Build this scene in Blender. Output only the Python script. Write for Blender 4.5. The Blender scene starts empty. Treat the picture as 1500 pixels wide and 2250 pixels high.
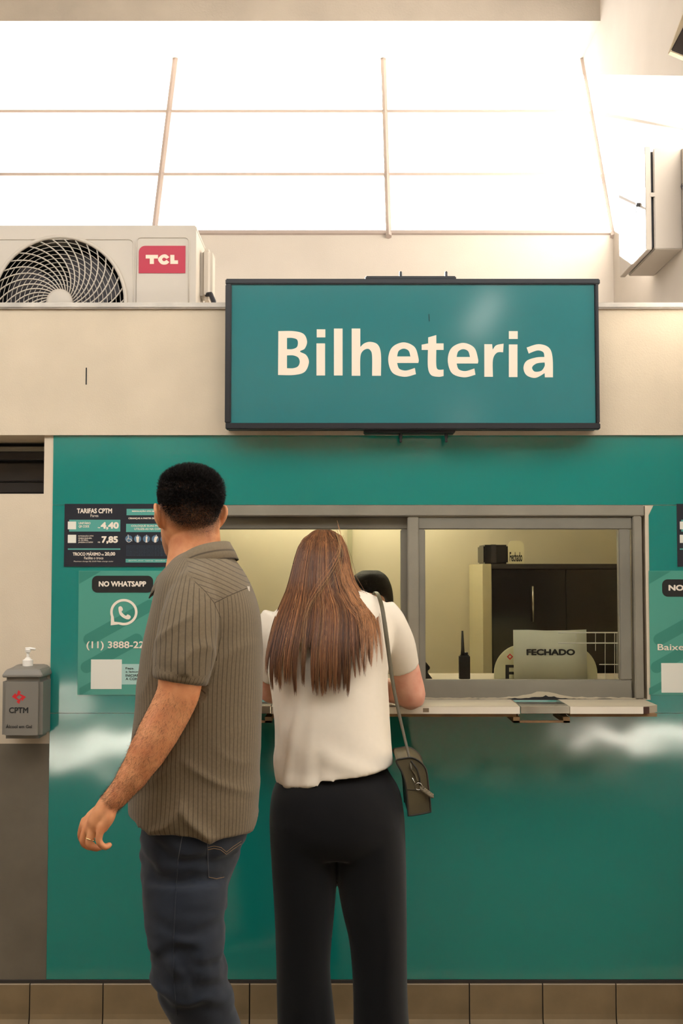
import bpy, bmesh, math, random
import numpy as np
from mathutils import Vector, Matrix, noise
from mathutils.bvhtree import BVHTree

random.seed(7)
rng = np.random.default_rng(7)
S = bpy.context.scene
COL = S.collection

# ---------------------------------------------------------------- camera
CAM = Vector((0.0, -3.75, 1.46))
FPX = 2500.0
PITCH = math.atan(131.0 / FPX)
cam_d = bpy.data.cameras.new('camera')
cam_d.sensor_fit = 'VERTICAL'
cam_d.sensor_height = 36.0
cam_d.lens = 36.0 * FPX / 2250.0
cam_o = bpy.data.objects.new('camera', cam_d)
COL.objects.link(cam_o)
cam_o.location = CAM
cam_o.rotation_euler = (math.pi / 2 + PITCH, 0, 0)
S.camera = cam_o

# ---------------------------------------------------------------- sky, sun, exposure
world = bpy.data.worlds.new('sky')
S.world = world
world.use_nodes = True
wbg = world.node_tree.nodes['Background']
wbg.inputs['Color'].default_value = (1.0, 0.985, 0.955, 1)
wbg.inputs['Strength'].default_value = 3.85
sun_d = bpy.data.lights.new('sun', 'SUN')
sun_d.energy = 160.0
sun_d.angle = math.radians(0.6)
sun_d.color = (1.0, 0.97, 0.92)
sun_o = bpy.data.objects.new('sun', sun_d)
COL.objects.link(sun_o)
SUN_DIR = Vector((0.48, -1.0, -0.455)).normalized()
sun_o.rotation_euler = SUN_DIR.to_track_quat('-Z', 'Y').to_euler()
sun_o.location = (-3, 6, 8)
S.view_settings.view_transform = 'Standard'
S.view_settings.look = 'None'
S.view_settings.exposure = 0.0
S.view_settings.gamma = 1.0
S.view_settings.use_curve_mapping = False


def W(px, py, Y):
    """photo pixel -> point on the vertical plane y = Y"""
    u = (px - 750.0) / FPX
    v = -(py - 1125.0) / FPX
    c, s = math.cos(PITCH), math.sin(PITCH)
    d = Vector((u, c - v * s, s + v * c))
    t = (Y - CAM.y) / d.y
    return CAM + d * t


def PXM(Y):
    """metres per photo pixel at plane Y"""
    return (Y - CAM.y) / FPX


# ---------------------------------------------------------------- colours and materials
def lin(c):
    c = c / 255.0
    return c / 12.92 if c <= 0.04045 else ((c + 0.055) / 1.055) ** 2.4


def rgb(r, g, b):
    return (lin(r), lin(g), lin(b), 1.0)


MATS = {}


def mat(name, col, rough=0.6, metal=0.0, spec=0.5, var=0.0, vscale=8.0, bump=0.0, bscale=60.0,
        col2=None, emit=None, estr=0.0, coat=0.0, ior=None, stretch=None, attr=None, sheen=0.0, sss=0.0):
    if name in MATS:
        return MATS[name]
    m = bpy.data.materials.new(name)
    m.use_nodes = True
    nt = m.node_tree
    b = nt.nodes['Principled BSDF']
    b.inputs['Base Color'].default_value = col
    b.inputs['Roughness'].default_value = rough
    b.inputs['Metallic'].default_value = metal
    b.inputs['Specular IOR Level'].default_value = spec
    b.inputs['Coat Weight'].default_value = coat
    b.inputs['Sheen Weight'].default_value = sheen
    if ior:
        b.inputs['IOR'].default_value = ior
    if sss:
        b.inputs['Subsurface Weight'].default_value = sss
        b.inputs['Subsurface Radius'].default_value = (0.012, 0.005, 0.003)
    if emit:
        b.inputs['Emission Color'].default_value = emit
        b.inputs['Emission Strength'].default_value = estr
    tc = nt.nodes.new('ShaderNodeTexCoord')
    src = tc.outputs['Object']
    if stretch:
        mp = nt.nodes.new('ShaderNodeMapping')
        mp.inputs['Scale'].default_value = stretch
        nt.links.new(src, mp.inputs['Vector'])
        src = mp.outputs['Vector']
    colsock = None
    if attr:
        at = nt.nodes.new('ShaderNodeAttribute')
        at.attribute_name = attr
        colsock = at.outputs['Color']
    if var > 0 or col2:
        n = nt.nodes.new('ShaderNodeTexNoise')
        n.inputs['Scale'].default_value = vscale
        n.inputs['Detail'].default_value = 6.0
        nt.links.new(src, n.inputs['Vector'])
        mx = nt.nodes.new('ShaderNodeMix')
        mx.data_type = 'RGBA'
        c2 = col2 if col2 else tuple(max(0, x * (1 - var)) for x in col[:3]) + (1,)
        mx.inputs['B'].default_value = c2
        if colsock:
            mu = nt.nodes.new('ShaderNodeMix')
            mu.data_type = 'RGBA'
            mu.blend_type = 'MULTIPLY'
            mu.inputs['Factor'].default_value = var
            nt.links.new(colsock, mu.inputs['A'])
            nt.links.new(n.outputs['Fac'], mu.inputs['B'])
            nt.links.new(mu.outputs['Result'], b.inputs['Base Color'])
            colsock = None
        else:
            mx.inputs['A'].default_value = col
            rp = nt.nodes.new('ShaderNodeMapRange')
            rp.inputs['From Min'].default_value = 0.35
            rp.inputs['From Max'].default_value = 0.7
            nt.links.new(n.outputs['Fac'], rp.inputs['Value'])
            nt.links.new(rp.outputs['Result'], mx.inputs['Factor'])
            nt.links.new(mx.outputs['Result'], b.inputs['Base Color'])
    elif colsock:
        nt.links.new(colsock, b.inputs['Base Color'])
    if bump > 0:
        n2 = nt.nodes.new('ShaderNodeTexNoise')
        n2.inputs['Scale'].default_value = bscale
        n2.inputs['Detail'].default_value = 4.0
        nt.links.new(src, n2.inputs['Vector'])
        bp = nt.nodes.new('ShaderNodeBump')
        bp.inputs['Strength'].default_value = bump
        bp.inputs['Distance'].default_value = 0.01
        nt.links.new(n2.outputs['Fac'], bp.inputs['Height'])
        nt.links.new(bp.outputs['Normal'], b.inputs['Normal'])
    MATS[name] = m
    return m


def glass_mat(name, tint=(1, 1, 1, 1), ior=1.5, rough=0.0):
    m = bpy.data.materials.new(name)
    m.use_nodes = True
    nt = m.node_tree
    for n in list(nt.nodes):
        nt.nodes.remove(n)
    out = nt.nodes.new('ShaderNodeOutputMaterial')
    tr = nt.nodes.new('ShaderNodeBsdfTransparent')
    tr.inputs['Color'].default_value = tint
    gl = nt.nodes.new('ShaderNodeBsdfGlossy')
    gl.inputs['Roughness'].default_value = rough
    fr = nt.nodes.new('ShaderNodeFresnel')
    fr.inputs['IOR'].default_value = ior
    mx = nt.nodes.new('ShaderNodeMixShader')
    nt.links.new(fr.outputs['Fac'], mx.inputs['Fac'])
    nt.links.new(tr.outputs[0], mx.inputs[1])
    nt.links.new(gl.outputs[0], mx.inputs[2])
    nt.links.new(mx.outputs[0], out.inputs['Surface'])
    return m


# ---------------------------------------------------------------- object helpers
def link(o, parent=None):
    COL.objects.link(o)
    if parent is not None:
        o.parent = parent
        o.matrix_parent_inverse = world_of(parent).inverted()
    return o


def world_of(o):
    m = Matrix.Translation(o.location) @ o.rotation_euler.to_matrix().to_4x4()
    if o.parent is not None:
        return world_of(o.parent) @ o.matrix_parent_inverse @ m
    return m


def thing(name, label, cat, loc, group=None):
    o = bpy.data.objects.new(name, None)
    o.empty_display_size = 0.05
    COL.objects.link(o)
    o.location = loc
    return tag(o, label, cat, group)


def tag(o, label, cat, group=None):
    o['label'] = label
    o['category'] = cat
    if group:
        o['group'] = group
    return o


def structure(o):
    o['kind'] = 'structure'
    return o


def mesh_obj(name, verts, faces, m, parent=None, smooth=False, label=None, attrs=None):
    me = bpy.data.meshes.new(name)
    me.from_pydata([tuple(v) for v in verts], [], [tuple(f) for f in faces])
    me.update()
    if smooth:
        me.polygons.foreach_set('use_smooth', [True] * len(me.polygons))
    if m is not None:
        me.materials.append(m)
    o = bpy.data.objects.new(name, me)
    link(o, parent)
    if label:
        o['label'] = label
    return o


class MB:
    """collects shapes of ONE part"""

    def __init__(self):
        self.v = []
        self.f = []

    def add(self, verts, faces):
        k = len(self.v)
        self.v += [tuple(p) for p in verts]
        self.f += [tuple(i + k for i in f) for f in faces]
        return self

    def box(self, x0, x1, y0, y1, z0, z1):
        vs = [(x0, y0, z0), (x1, y0, z0), (x1, y1, z0), (x0, y1, z0), (x0, y0, z1), (x1, y0, z1), (x1, y1, z1), (x0, y1, z1)]
        return self.add(vs, [(0, 3, 2, 1), (4, 5, 6, 7), (0, 1, 5, 4), (1, 2, 6, 5), (2, 3, 7, 6), (3, 0, 4, 7)])

    def prism_y(self, pts, y0, y1):
        """polygon of (x, z) counter-clockwise seen from -y, extruded from y0 (front) to y1"""
        n = len(pts)
        vs = [(p[0], y0, p[1]) for p in pts] + [(p[0], y1, p[1]) for p in pts]
        fs = [tuple(range(n)), tuple(range(2 * n - 1, n - 1, -1))]
        fs += [(i, i + n, (i + 1) % n + n, (i + 1) % n) for i in range(n)]
        return self.add(vs, fs)

    def prism_x(self, pts, x0, x1):
        n = len(pts)
        vs = [(x0, p[0], p[1]) for p in pts] + [(x1, p[0], p[1]) for p in pts]
        fs = [tuple(range(n)), tuple(range(2 * n - 1, n - 1, -1))]
        fs += [(i, i + n, (i + 1) % n + n, (i + 1) % n) for i in range(n)]
        return self.add(vs, fs)

    def rings(self, rs, cap=True, closed=False):
        k = len(self.v)
        n = len(rs[0])
        for r in rs:
            self.v += [tuple(p) for p in r]
        m = len(rs)
        for i in range(m if closed else m - 1):
            a = k + i * n
            b = k + ((i + 1) % m) * n
            for j in range(n):
                j2 = (j + 1) % n
                self.f.append((a + j, a + j2, b + j2, b + j))
        if cap and not closed:
            self.f.append(tuple(k + j for j in range(n - 1, -1, -1)))
            self.f.append(tuple(k + (m - 1) * n + j for j in range(n)))
        return self

    def tube(self, pts, rad, n=8, cap=True, closed=False, flat=None):
        pts = [Vector(p) for p in pts]
        if not hasattr(rad, '__len__'):
            rad = [rad] * len(pts)
        rs = []
        ref = None
        for i, p in enumerate(pts):
            if closed:
                t = pts[(i + 1) % len(pts)] - pts[i - 1]
            else:
                t = pts[min(i + 1, len(pts) - 1)] - pts[max(i - 1, 0)]
            t.normalize()
            if ref is None:
                ref = Vector((0, 0, 1)) if abs(t.z) < 0.9 else Vector((0, 1, 0))
            a = (ref - t * ref.dot(t)).normalized()
            b = t.cross(a)
            ref = a
            fl = flat if flat else (1.0, 1.0)
            rs.append([p + a * (rad[i] * fl[0] * math.cos(2 * math.pi * j / n)) + b * (rad[i] * fl[1] * math.sin(2 * math.pi * j / n)) for j in range(n)])
        return self.rings(rs, cap, closed)

    def lathe(self, prof, c, n=24, axis='z'):
        rs = []
        for r, h in prof:
            ring = []
            for j in range(n):
                a = 2 * math.pi * j / n
                x, y = r * math.cos(a), r * math.sin(a)
                if axis == 'z':
                    ring.append((c[0] + x, c[1] + y, c[2] + h))
                elif axis == 'y':
                    ring.append((c[0] + x, c[1] + h, c[2] - y))
                else:
                    ring.append((c[0] + h, c[1] + x, c[2] + y))
            rs.append(ring)
        return self.rings(rs, True)

    def build(self, name, m, parent=None, smooth=False, bevel=0.0, seg=2, label=None, auto=None):
        o = mesh_obj(name, self.v, self.f, m, parent, smooth, label)
        if bevel > 0:
            bm = bmesh.new()
            bm.from_mesh(o.data)
            bmesh.ops.remove_doubles(bm, verts=bm.verts, dist=1e-6)
            es = [e for e in bm.edges if len(e.link_faces) == 2 and e.calc_face_angle(0) > 0.6]
            bmesh.ops.bevel(bm, geom=es, offset=bevel, segments=seg, affect='EDGES', clamp_overlap=True)
            bm.to_mesh(o.data)
            bm.free()
        if auto is not None:
            shade_auto(o, auto)
        return o


def shade_auto(o, ang=0.6):
    me = o.data
    me.polygons.foreach_set('use_smooth', [True] * len(me.polygons))
    bm = bmesh.new()
    bm.from_mesh(me)
    for e in bm.edges:
        e.smooth = not (len(e.link_faces) == 2 and e.calc_face_angle(0) > ang)
    bm.to_mesh(me)
    bm.free()


def box(name, x0, x1, y0, y1, z0, z1, m, parent=None, bevel=0.0, seg=2, label=None):
    return MB().box(min(x0, x1), max(x0, x1), min(y0, y1), max(y0, y1), min(z0, z1), max(z0, z1)).build(name, m, parent, bevel=bevel, seg=seg, label=label)


def pxbox(name, xl, yt, xr, yb, Yf, depth, m, parent=None, bevel=0.0, label=None, seg=2):
    """box whose front face at plane Yf covers the pixel rectangle, going back by depth"""
    a = W(xl, yt, Yf)
    b = W(xr, yb, Yf)
    return box(name, a.x, b.x, Yf, Yf + depth, b.z, a.z, m, parent, bevel, seg, label)


def rrect(x0, x1, z0, z1, r, k=6, corners=(1, 1, 1, 1)):
    """rounded rectangle (x, z), ccw seen from -y; corners bl, br, tr, tl"""
    pts = []
    cs = [(x0, z0, math.pi, 1, 1), (x1, z0, 1.5 * math.pi, -1, 1), (x1, z1, 0, -1, -1), (x0, z1, 0.5 * math.pi, 1, -1)]
    for (x, z, a0, sx, sz), on in zip(cs, corners):
        if not on:
            pts.append((x, z))
            continue
        for i in range(k + 1):
            a = a0 + 0.5 * math.pi * i / k
            pts.append((x + sx * r + r * math.cos(a), z + sz * r + r * math.sin(a)))
    return pts


def pxrrect(name, xl, yt, xr, yb, Yf, depth, rpx, m, parent=None, corners=(1, 1, 1, 1), label=None):
    a = W(xl, yt, Yf)
    b = W(xr, yb, Yf)
    return MB().prism_y(rrect(a.x, b.x, b.z, a.z, rpx * PXM(Yf), corners=corners), Yf, Yf + depth).build(name, m, parent, label=label)


def curve_fill(splines):
    """filled flat mesh (verts Nx2, faces) from closed outlines, holes by even-odd"""
    cu = bpy.data.curves.new('t', 'CURVE')
    cu.dimensions = '2D'
    cu.fill_mode = 'BOTH'
    for pts in splines:
        sp = cu.splines.new('POLY')
        sp.points.add(len(pts) - 1)
        for i, p in enumerate(pts):
            sp.points[i].co = (p[0], p[1], 0, 1)
        sp.use_cyclic_u = True
    to = bpy.data.objects.new('t', cu)
    COL.objects.link(to)
    dg = bpy.context.evaluated_depsgraph_get()
    me = bpy.data.meshes.new_from_object(to.evaluated_get(dg))
    bpy.data.objects.remove(to)
    bpy.data.curves.remove(cu)
    co = np.empty(len(me.vertices) * 3)
    me.vertices.foreach_get('co', co)
    co = co.reshape(-1, 3)[:, :2]
    fs = [tuple(p.vertices) for p in me.polygons]
    bpy.data.meshes.remove(me)
    return co, fs


def smooth_outline(pts, n=6):
    """closed outline; a point (x, y, 1) is a sharp corner, others are smoothed"""
    N = len(pts)
    P = [(p[0], p[1]) for p in pts]
    C = [len(p) > 2 for p in pts]
    out = []
    for i in range(N):
        p1, p2 = P[i], P[(i + 1) % N]
        c1, c2 = C[i], C[(i + 1) % N]
        if c1 and c2:
            out.append(p1)
            continue
        p0 = p1 if c1 else P[i - 1]
        p3 = p2 if c2 else P[(i + 2) % N]
        for k in range(n):
            t = k / n
            q = []
            for a in (0, 1):
                m1 = 0.5 * (p2[a] - p0[a])
                m2 = 0.5 * (p3[a] - p1[a])
                q.append((2 * t**3 - 3 * t**2 + 1) * p1[a] + (t**3 - 2 * t**2 + t) * m1 + (-2 * t**3 + 3 * t**2) * p2[a] + (t**3 - t**2) * m2)
            out.append(tuple(q))
    return out


def fill_px(name, splines, Y, m, parent, label=None):
    """flat print on plane Y from outlines given in photo pixels"""
    co, fs = curve_fill([[(x, -y) for x, y in sp] for sp in splines])
    vs = [W(x, -y, Y) for x, y in co]
    return mesh_obj(name, vs, fs, m, parent, label=label)


FONT = {}


def glyph_mesh(s):
    if s in FONT:
        return FONT[s]
    cu = bpy.data.curves.new('t', 'FONT')
    cu.body = s
    cu.resolution_u = 3
    to = bpy.data.objects.new('t', cu)
    COL.objects.link(to)
    dg = bpy.context.evaluated_depsgraph_get()
    me = bpy.data.meshes.new_from_object(to.evaluated_get(dg))
    bpy.data.objects.remove(to)
    bpy.data.curves.remove(cu)
    co = np.empty(len(me.vertices) * 3)
    me.vertices.foreach_get('co', co)
    co = co.reshape(-1, 3)[:, :2]
    fs = [tuple(p.vertices) for p in me.polygons]
    bpy.data.meshes.remove(me)
    FONT[s] = (co, fs)
    return FONT[s]


def text_px(name, s, xl, yt, xr, yb, Y, m, parent, bold=0.0, depth=0.0006, plane=None):
    """lettering whose ink box covers the pixel rectangle on plane Y; bold thickens the strokes"""
    co, fs = glyph_mesh(s)
    sh = [(0, 0)] if bold == 0 else [(bold * math.cos(k * math.pi / 4), bold * math.sin(k * math.pi / 4)) for k in range(8)] + [(0, 0)]
    n = len(co)
    allc = np.concatenate([co + np.array(d) for d in sh])
    allf = [tuple(i + q * n for i in f) for q in range(len(sh)) for f in fs]
    mn, mx = allc.min(0), allc.max(0)
    a = W(xl, yt, Y)
    b = W(xr, yb, Y)
    x = a.x + (allc[:, 0] - mn[0]) / (mx[0] - mn[0]) * (b.x - a.x)
    z = b.z + (allc[:, 1] - mn[1]) / (mx[1] - mn[1]) * (a.z - b.z)
    lay = np.repeat(np.arange(len(sh)), n) * 0.00001
    vs = np.stack([x, np.full(len(x), Y - depth) - lay, z], 1)
    return mesh_obj(name, vs, allf, m, parent)


def wall_holes(x0, x1, z0, z1, y0, y1, holes):
    mb = MB()
    xs = sorted({x0, x1} | {h[0] for h in holes} | {h[1] for h in holes})
    zs = sorted({z0, z1} | {h[2] for h in holes} | {h[3] for h in holes})
    for i in range(len(xs) - 1):
        for j in range(len(zs) - 1):
            cx, cz = (xs[i] + xs[i + 1]) / 2, (zs[j] + zs[j + 1]) / 2
            if x0 <= cx <= x1 and z0 <= cz <= z1 and not any(h[0] < cx < h[1] and h[2] < cz < h[3] for h in holes):
                mb.box(xs[i], xs[i + 1], y0, y1, zs[j], zs[j + 1])
    return mb
# ================================================================ the setting
CREAM = rgb(213, 197, 173)
m_plaster = mat('cream_plaster', CREAM, 0.85, var=0.10, vscale=5, bump=0.10, bscale=220, spec=0.25)
m_white_wall = mat('white_wall_paint', rgb(200, 193, 184), 0.85, var=0.06, vscale=4, bump=0.08, bscale=200, spec=0.25)
m_plaster_in = mat('booth_plaster', rgb(224, 214, 184), 0.85, spec=0.2, var=0.08, vscale=3)
m_dado = mat('grey_dado_paint', rgb(112, 103, 88), 0.55, var=0.25, vscale=6, bump=0.05, bscale=150)
m_cap = mat('metal_capping', rgb(200, 192, 180), 0.45, metal=0.3, var=0.3, vscale=12)
m_tile = mat('beige_glazed_tile', rgb(140, 120, 90), 0.35, var=0.28, vscale=7, bump=0.05, bscale=40)
m_grout = mat('dark_grout', rgb(52, 46, 40), 0.9)
m_floor = mat('floor_granite', rgb(232, 227, 216), 0.45, var=0.3, vscale=10)
m_steel = mat('grey_painted_steel', rgb(140, 133, 118), 0.5, metal=0.15, var=0.18, vscale=6, bump=0.04, bscale=120)
m_steel_d = mat('grey_painted_steel_sash', rgb(126, 121, 108), 0.5, metal=0.15, var=0.18, vscale=6)
m_conc = mat('beam_paint', rgb(192, 185, 176), 0.9, var=0.15, vscale=4, bump=0.15, bscale=90)
m_mull = mat('mullion_paint', rgb(168, 155, 148), 0.6)
m_black = mat('black_gap', rgb(16, 15, 14), 0.7)
m_white = mat('white_laminate', rgb(225, 214, 195), 0.4, var=0.08, vscale=10)


def vinyl_mat():
    m = bpy.data.materials.new('teal_vinyl')
    m.use_nodes = True
    nt = m.node_tree
    b = nt.nodes['Principled BSDF']
    b.inputs['Base Color'].default_value = rgb(20, 131, 121)
    b.inputs['Roughness'].default_value = 0.12
    b.inputs['IOR'].default_value = 2.0
    tc = nt.nodes.new('ShaderNodeTexCoord')
    n = nt.nodes.new('ShaderNodeTexNoise')
    n.inputs['Scale'].default_value = 2.0
    n.inputs['Detail'].default_value = 2.0
    nt.links.new(tc.outputs['Object'], n.inputs['Vector'])
    bp = nt.nodes.new('ShaderNodeBump')
    bp.inputs['Strength'].default_value = 0.22
    bp.inputs['Distance'].default_value = 0.03
    nt.links.new(n.outputs['Fac'], bp.inputs['Height'])
    nt.links.new(bp.outputs['Normal'], b.inputs['Normal'])
    n2 = nt.nodes.new('ShaderNodeTexNoise')
    n2.inputs['Scale'].default_value = 2.0
    n2.inputs['Detail'].default_value = 6.0
    nt.links.new(tc.outputs['Object'], n2.inputs['Vector'])
    mr = nt.nodes.new('ShaderNodeMapRange')
    mr.inputs['To Min'].default_value = 0.07
    mr.inputs['To Max'].default_value = 0.12
    nt.links.new(n2.outputs['Fac'], mr.inputs['Value'])
    nt.links.new(mr.outputs['Result'], b.inputs['Roughness'])
    MATS['teal_vinyl'] = m
    return m


m_vinyl = vinyl_mat()

XR = 1.27                       # side wall on the right
wl, wr = W(397, 1112, 0).x, W(1416, 1112, 0).x
wt, wb = W(900, 1112, 0).z, W(900, 1537, 0).z
z_fas = W(700, 957, 0).z        # underside of the fascia
z_par = W(700, 672, 0).z        # parapet top
vx = W(96, 1085, 0).x
vz0 = W(50, 1085, 0).z

# floor: slab and the tiles along the wall
m_tilefloor = mat('tiled_floor', rgb(80, 68, 52), 0.4, var=0.3, vscale=8)
floor = structure(box('floor', -7, 6, -4.7, 2.2, -0.12, 0.0, m_tilefloor))
structure(box('floor_hall', -7, 6, -11, -4.7, -0.12, 0.0, m_floor))
tile_me = MB().box(-0.118, 0.118, -0.057, 0.057, 0.0, 0.004).build('tile', m_tile, floor, bevel=0.0015, seg=1)
box('grout_bed', -3.0, 3.0, -0.50, 0.0, -0.05, 0.0012, m_grout, floor)
x_j = W(1241, 2240, -0.03).x
k = 0
for r in range(4):
    for i in range(-9, 8):
        x = x_j + 0.12 + i * 0.241 + (0.12 if r % 2 else 0)
        o = tile_me if k == 0 else tile_me.copy()
        if k:
            COL.objects.link(o)
        o.location = (x, -0.03 - 0.058 - r * 0.119, 0)
        k += 1

# kiosk front wall with window and vent openings
wall_front = structure(wall_holes(-5.2, XR + 4.0, 0.0, z_fas + 0.05, 0.0, 0.12,
                                  [(wl, wr, wb, wt), (-1.6, vx, vz0, z_fas + 0.05)]).build('wall_front', m_plaster))
fascia = structure(wall_holes(-5.2, XR + 4.0, z_fas, z_par - 0.012, -0.012, 0.12, []).build('wall_fascia', m_plaster))
structure(MB().box(-5.2, XR, -0.026, 0.15, z_par - 0.014, z_par + 0.006).build('trim_1', m_cap, bevel=0.004))
MB().box(W(189, 820, -0.012).x - 0.001, W(190, 820, -0.012).x + 0.0012, -0.0132, -0.01, W(190, 845, -0.012).z, W(190, 808, -0.012).z).build('wall_crack', m_black, fascia, label='short dark vertical crack in the plaster')
# painted dado at the left of the vinyl
dz = W(50, 1634, 0).z
tl = W(118, 962, 0).x
box('dado', -5.2, tl - 0.001, -0.0015, 0.0, 0.12, dz, m_dado, wall_front, label='grey brown painted lower wall')

# teal vinyl sheets
VY = -0.0025
zs = W(700, 1567, 0).z
zb = W(700, 2151, 0).z
vr = W(1424, 1200, 0).x
MB().box(tl, 3.0, VY, 0, wt + 0.004, z_fas + 0.002).build('vinyl_sheet', m_vinyl, wall_front)
MB().box(tl, wl - 0.004, VY, 0, zs + 0.001, wt + 0.003).build('vinyl_sheet', m_vinyl, wall_front)
MB().prism_y([(vr, zs + 0.001), (3.0, zs + 0.001), (3.0, wt + 0.002), (vr + 0.018, wt + 0.002), (vr + 0.002, wt - 0.03)], VY - 0.001, 0).build('vinyl_sheet', m_vinyl, wall_front)
MB().box(tl, 3.0, VY - 0.0006, 0, zb, zs - 0.0005).build('vinyl_sheet', m_vinyl, wall_front)
MB().box(wl, vr, VY - 0.0003, 0, zs, wb - 0.001).build('vinyl_sheet', m_vinyl, wall_front)

# cove baseboard tiles
bb = structure(MB().box(-3.2, 3.2, -0.008, 0.0, 0.0, zb - 0.001).build('baseboard_front', m_grout))
ztop = W(700, 2161, -0.012).z
prof = [(0.0, ztop), (-0.011, ztop - 0.001), (-0.013, ztop - 0.004), (-0.013, 0.040), (-0.015, 0.024), (-0.021, 0.012), (-0.030, 0.005), (-0.032, 0.0), (0.0, 0.0)]
jx = [W(p, 2200, -0.013).x for p in (1031, 1192)]
tw = jx[1] - jx[0]
bt = MB().prism_x(prof, 0.002, tw - 0.002).build('tile', m_tile, bb)
for i in range(-9, 7):
    o = bt if i == -9 else bt.copy()
    if i != -9:
        COL.objects.link(o)
    o.location = (jx[0] + i * tw, 0, 0)

# vent recess at the left
vent = structure(MB().box(-1.7, vx + 0.1, 0.23, 0.26, vz0 - 0.1, z_fas + 0.2).build('wall_recess', m_black))
structure(MB().box(-1.7, vx, 0.12, 0.25, z_fas + 0.0, z_fas + 0.05).build('ceiling_recess', m_plaster))
structure(MB().box(-1.7, vx + 0.02, 0.12, 0.25, vz0 - 0.05, vz0 - 0.001).build('trim_2', m_black))
m_shut = mat('dark_shutter', rgb(58, 53, 50), 0.45, metal=0.4, var=0.2, vscale=10)
sh = thing('roller_shutter', 'dark rolled metal shutter slats in the recess under the fascia', 'shutter', (-1.2, 0.2, vz0))
for (ya, yb, dd, mm) in ((981, 991, 0.19, m_steel), (992, 1011, 0.205, m_shut), (1018, 1058, 0.20, m_shut), (1060, 1084, 0.195, m_shut)):
    a, b = W(50, ya, dd), W(50, yb, dd)
    MB().box(-1.5, vx - 0.001, dd, 0.23, b.z, a.z).build('slat', mm, sh, bevel=0.004)

# space above the kiosk: roof, rear wall, slanting glazing, soffit, beam
structure(box('ceiling_kiosk', -6.5, XR, 0.12, 1.52, 2.06, 2.10, m_white_wall))
GY0, GZ0, GY1, GZ1 = 1.5, W(900, 511, 1.5).z, 2.13, W(850, 122, 2.13).z
structure(box('wall_rear', -6.5, XR, 1.5, 1.62, 0.0, GZ0, m_white_wall))
structure(MB().box(-4.35, -1.99, 1.5, 2.2, GZ0, GZ1 + 0.3).build('wall_pier', m_white_wall))
zbeam = W(700, 46, 1.70).z
structure(box('trim_beam', -6.5, XR, 1.70, 2.30, zbeam, 4.9, m_conc))
structure(box('wall_right', XR, XR + 0.12, -0.3, 2.6, 0.0, 4.9, m_white_wall))


def gpt(x, t, off=0.0):
    n = Vector((0, -(GZ1 - GZ0), GY1 - GY0)).normalized()
    return Vector((x, GY0 + (GY1 - GY0) * t, GZ0 + (GZ1 - GZ0) * t)) + n * off


m_pane = glass_mat('clerestory_glass', (0.98, 0.98, 0.98, 1))
gcols = [-1.97, -0.875, 0.22, XR]
grows = [0.0, 0.299, 0.654, 1.0]


def glazing(name, cols):
    win = structure(bpy.data.objects.new(name, None))
    COL.objects.link(win)
    win.location = gpt((cols[0] + cols[-1]) / 2, 0)
    for i in range(len(cols) - 1):
        for j in range(3):
            p = [gpt(cols[i], grows[j]), gpt(cols[i + 1], grows[j]), gpt(cols[i + 1], grows[j + 1]), gpt(cols[i], grows[j + 1])]
            mesh_obj('pane', p, [(0, 1, 2, 3)], m_pane, win)
    for c in cols:
        MB().tube([gpt(c, -0.02), gpt(c, 1.02)], 0.0155, 6).build('mullion', m_mull, win)
    for r in grows:
        MB().tube([gpt(cols[0], r), gpt(cols[-1], r)], 0.012, 6).build('glazing_bar', m_mull, win)
    return win


glazing('window_1', gcols)
glazing('window_2', [-6.35, -5.3, -4.36])
structure(box('wall_left', -6.6, -6.48, -11, 2.3, 0, 3.05, m_plaster))
# hall around and behind the camera: ceiling with a rooflight strip over the front of the kiosk
structure(box('ceiling', -6.6, 6.0, -1.1, 2.3, 4.75, 4.9, m_white_wall))
structure(box('ceiling_hall', -6.6, 6.0, -11.0, -2.7, 3.05, 3.15, m_plaster))
structure(box('trim_hall_beam', -6.6, 6.0, -1.2, -1.1, 3.6, 4.9, m_plaster))
structure(box('wall_back', -6.6, 6.0, -11.1, -11.0, 0, 3.05, mat('hall_brick_paint', rgb(120, 104, 86), 0.8)))
structure(box('wall_left_upper', -6.6, -6.48, -1.1, 2.3, 3.05, 4.9, m_plaster))
structure(box('wall_front_upper', XR + 0.12, 6.0, 0.0, 0.12, z_fas, 4.9, m_plaster))
structure(box('wall_side', 5.9, 6.0, -11, 0.1, 0, 3.05, m_plaster))

# ticket-booth interior
structure(box('wall_booth_rear', -1.3, XR, 1.30, 1.34, 0.0, 2.06, m_plaster_in))
structure(box('wall_booth_left', -1.36, -1.3, 0.12, 1.34, 0.0, 2.06, m_plaster_in))
structure(box('wall_booth_right', XR - 0.03, XR - 0.002, 0.12, 1.30, 0.0, 2.06, m_plaster_in))
structure(box('ceiling_booth', -1.36, XR, 0.12, 1.34, 2.02, 2.058, m_plaster_in))
structure(box('floor_booth', -1.36, XR - 0.03, 0.12, 1.30, 0.004, 0.06, m_floor))
m_post = mat('booth_post', rgb(170, 165, 130), 0.6)
a, b = W(763, 1200, 1.27), W(774, 1200, 1.27)
structure(box('trim_3', a.x, b.x, 1.27, 1.299, 0.06, 2.02, m_post))
# ================================================================ service window, counter
win = structure(bpy.data.objects.new('window_3', None))
COL.objects.link(win)
win.location = ((wl + wr) / 2, 0.03, wb)
Y0 = -0.008


def fr(name, xl, yt, xr, yb, Yf, dep, m=None, bev=0.003, parent=None):
    return pxbox(name, xl, yt, xr, yb, Yf, dep, m or m_steel, parent or win, bev)


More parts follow.
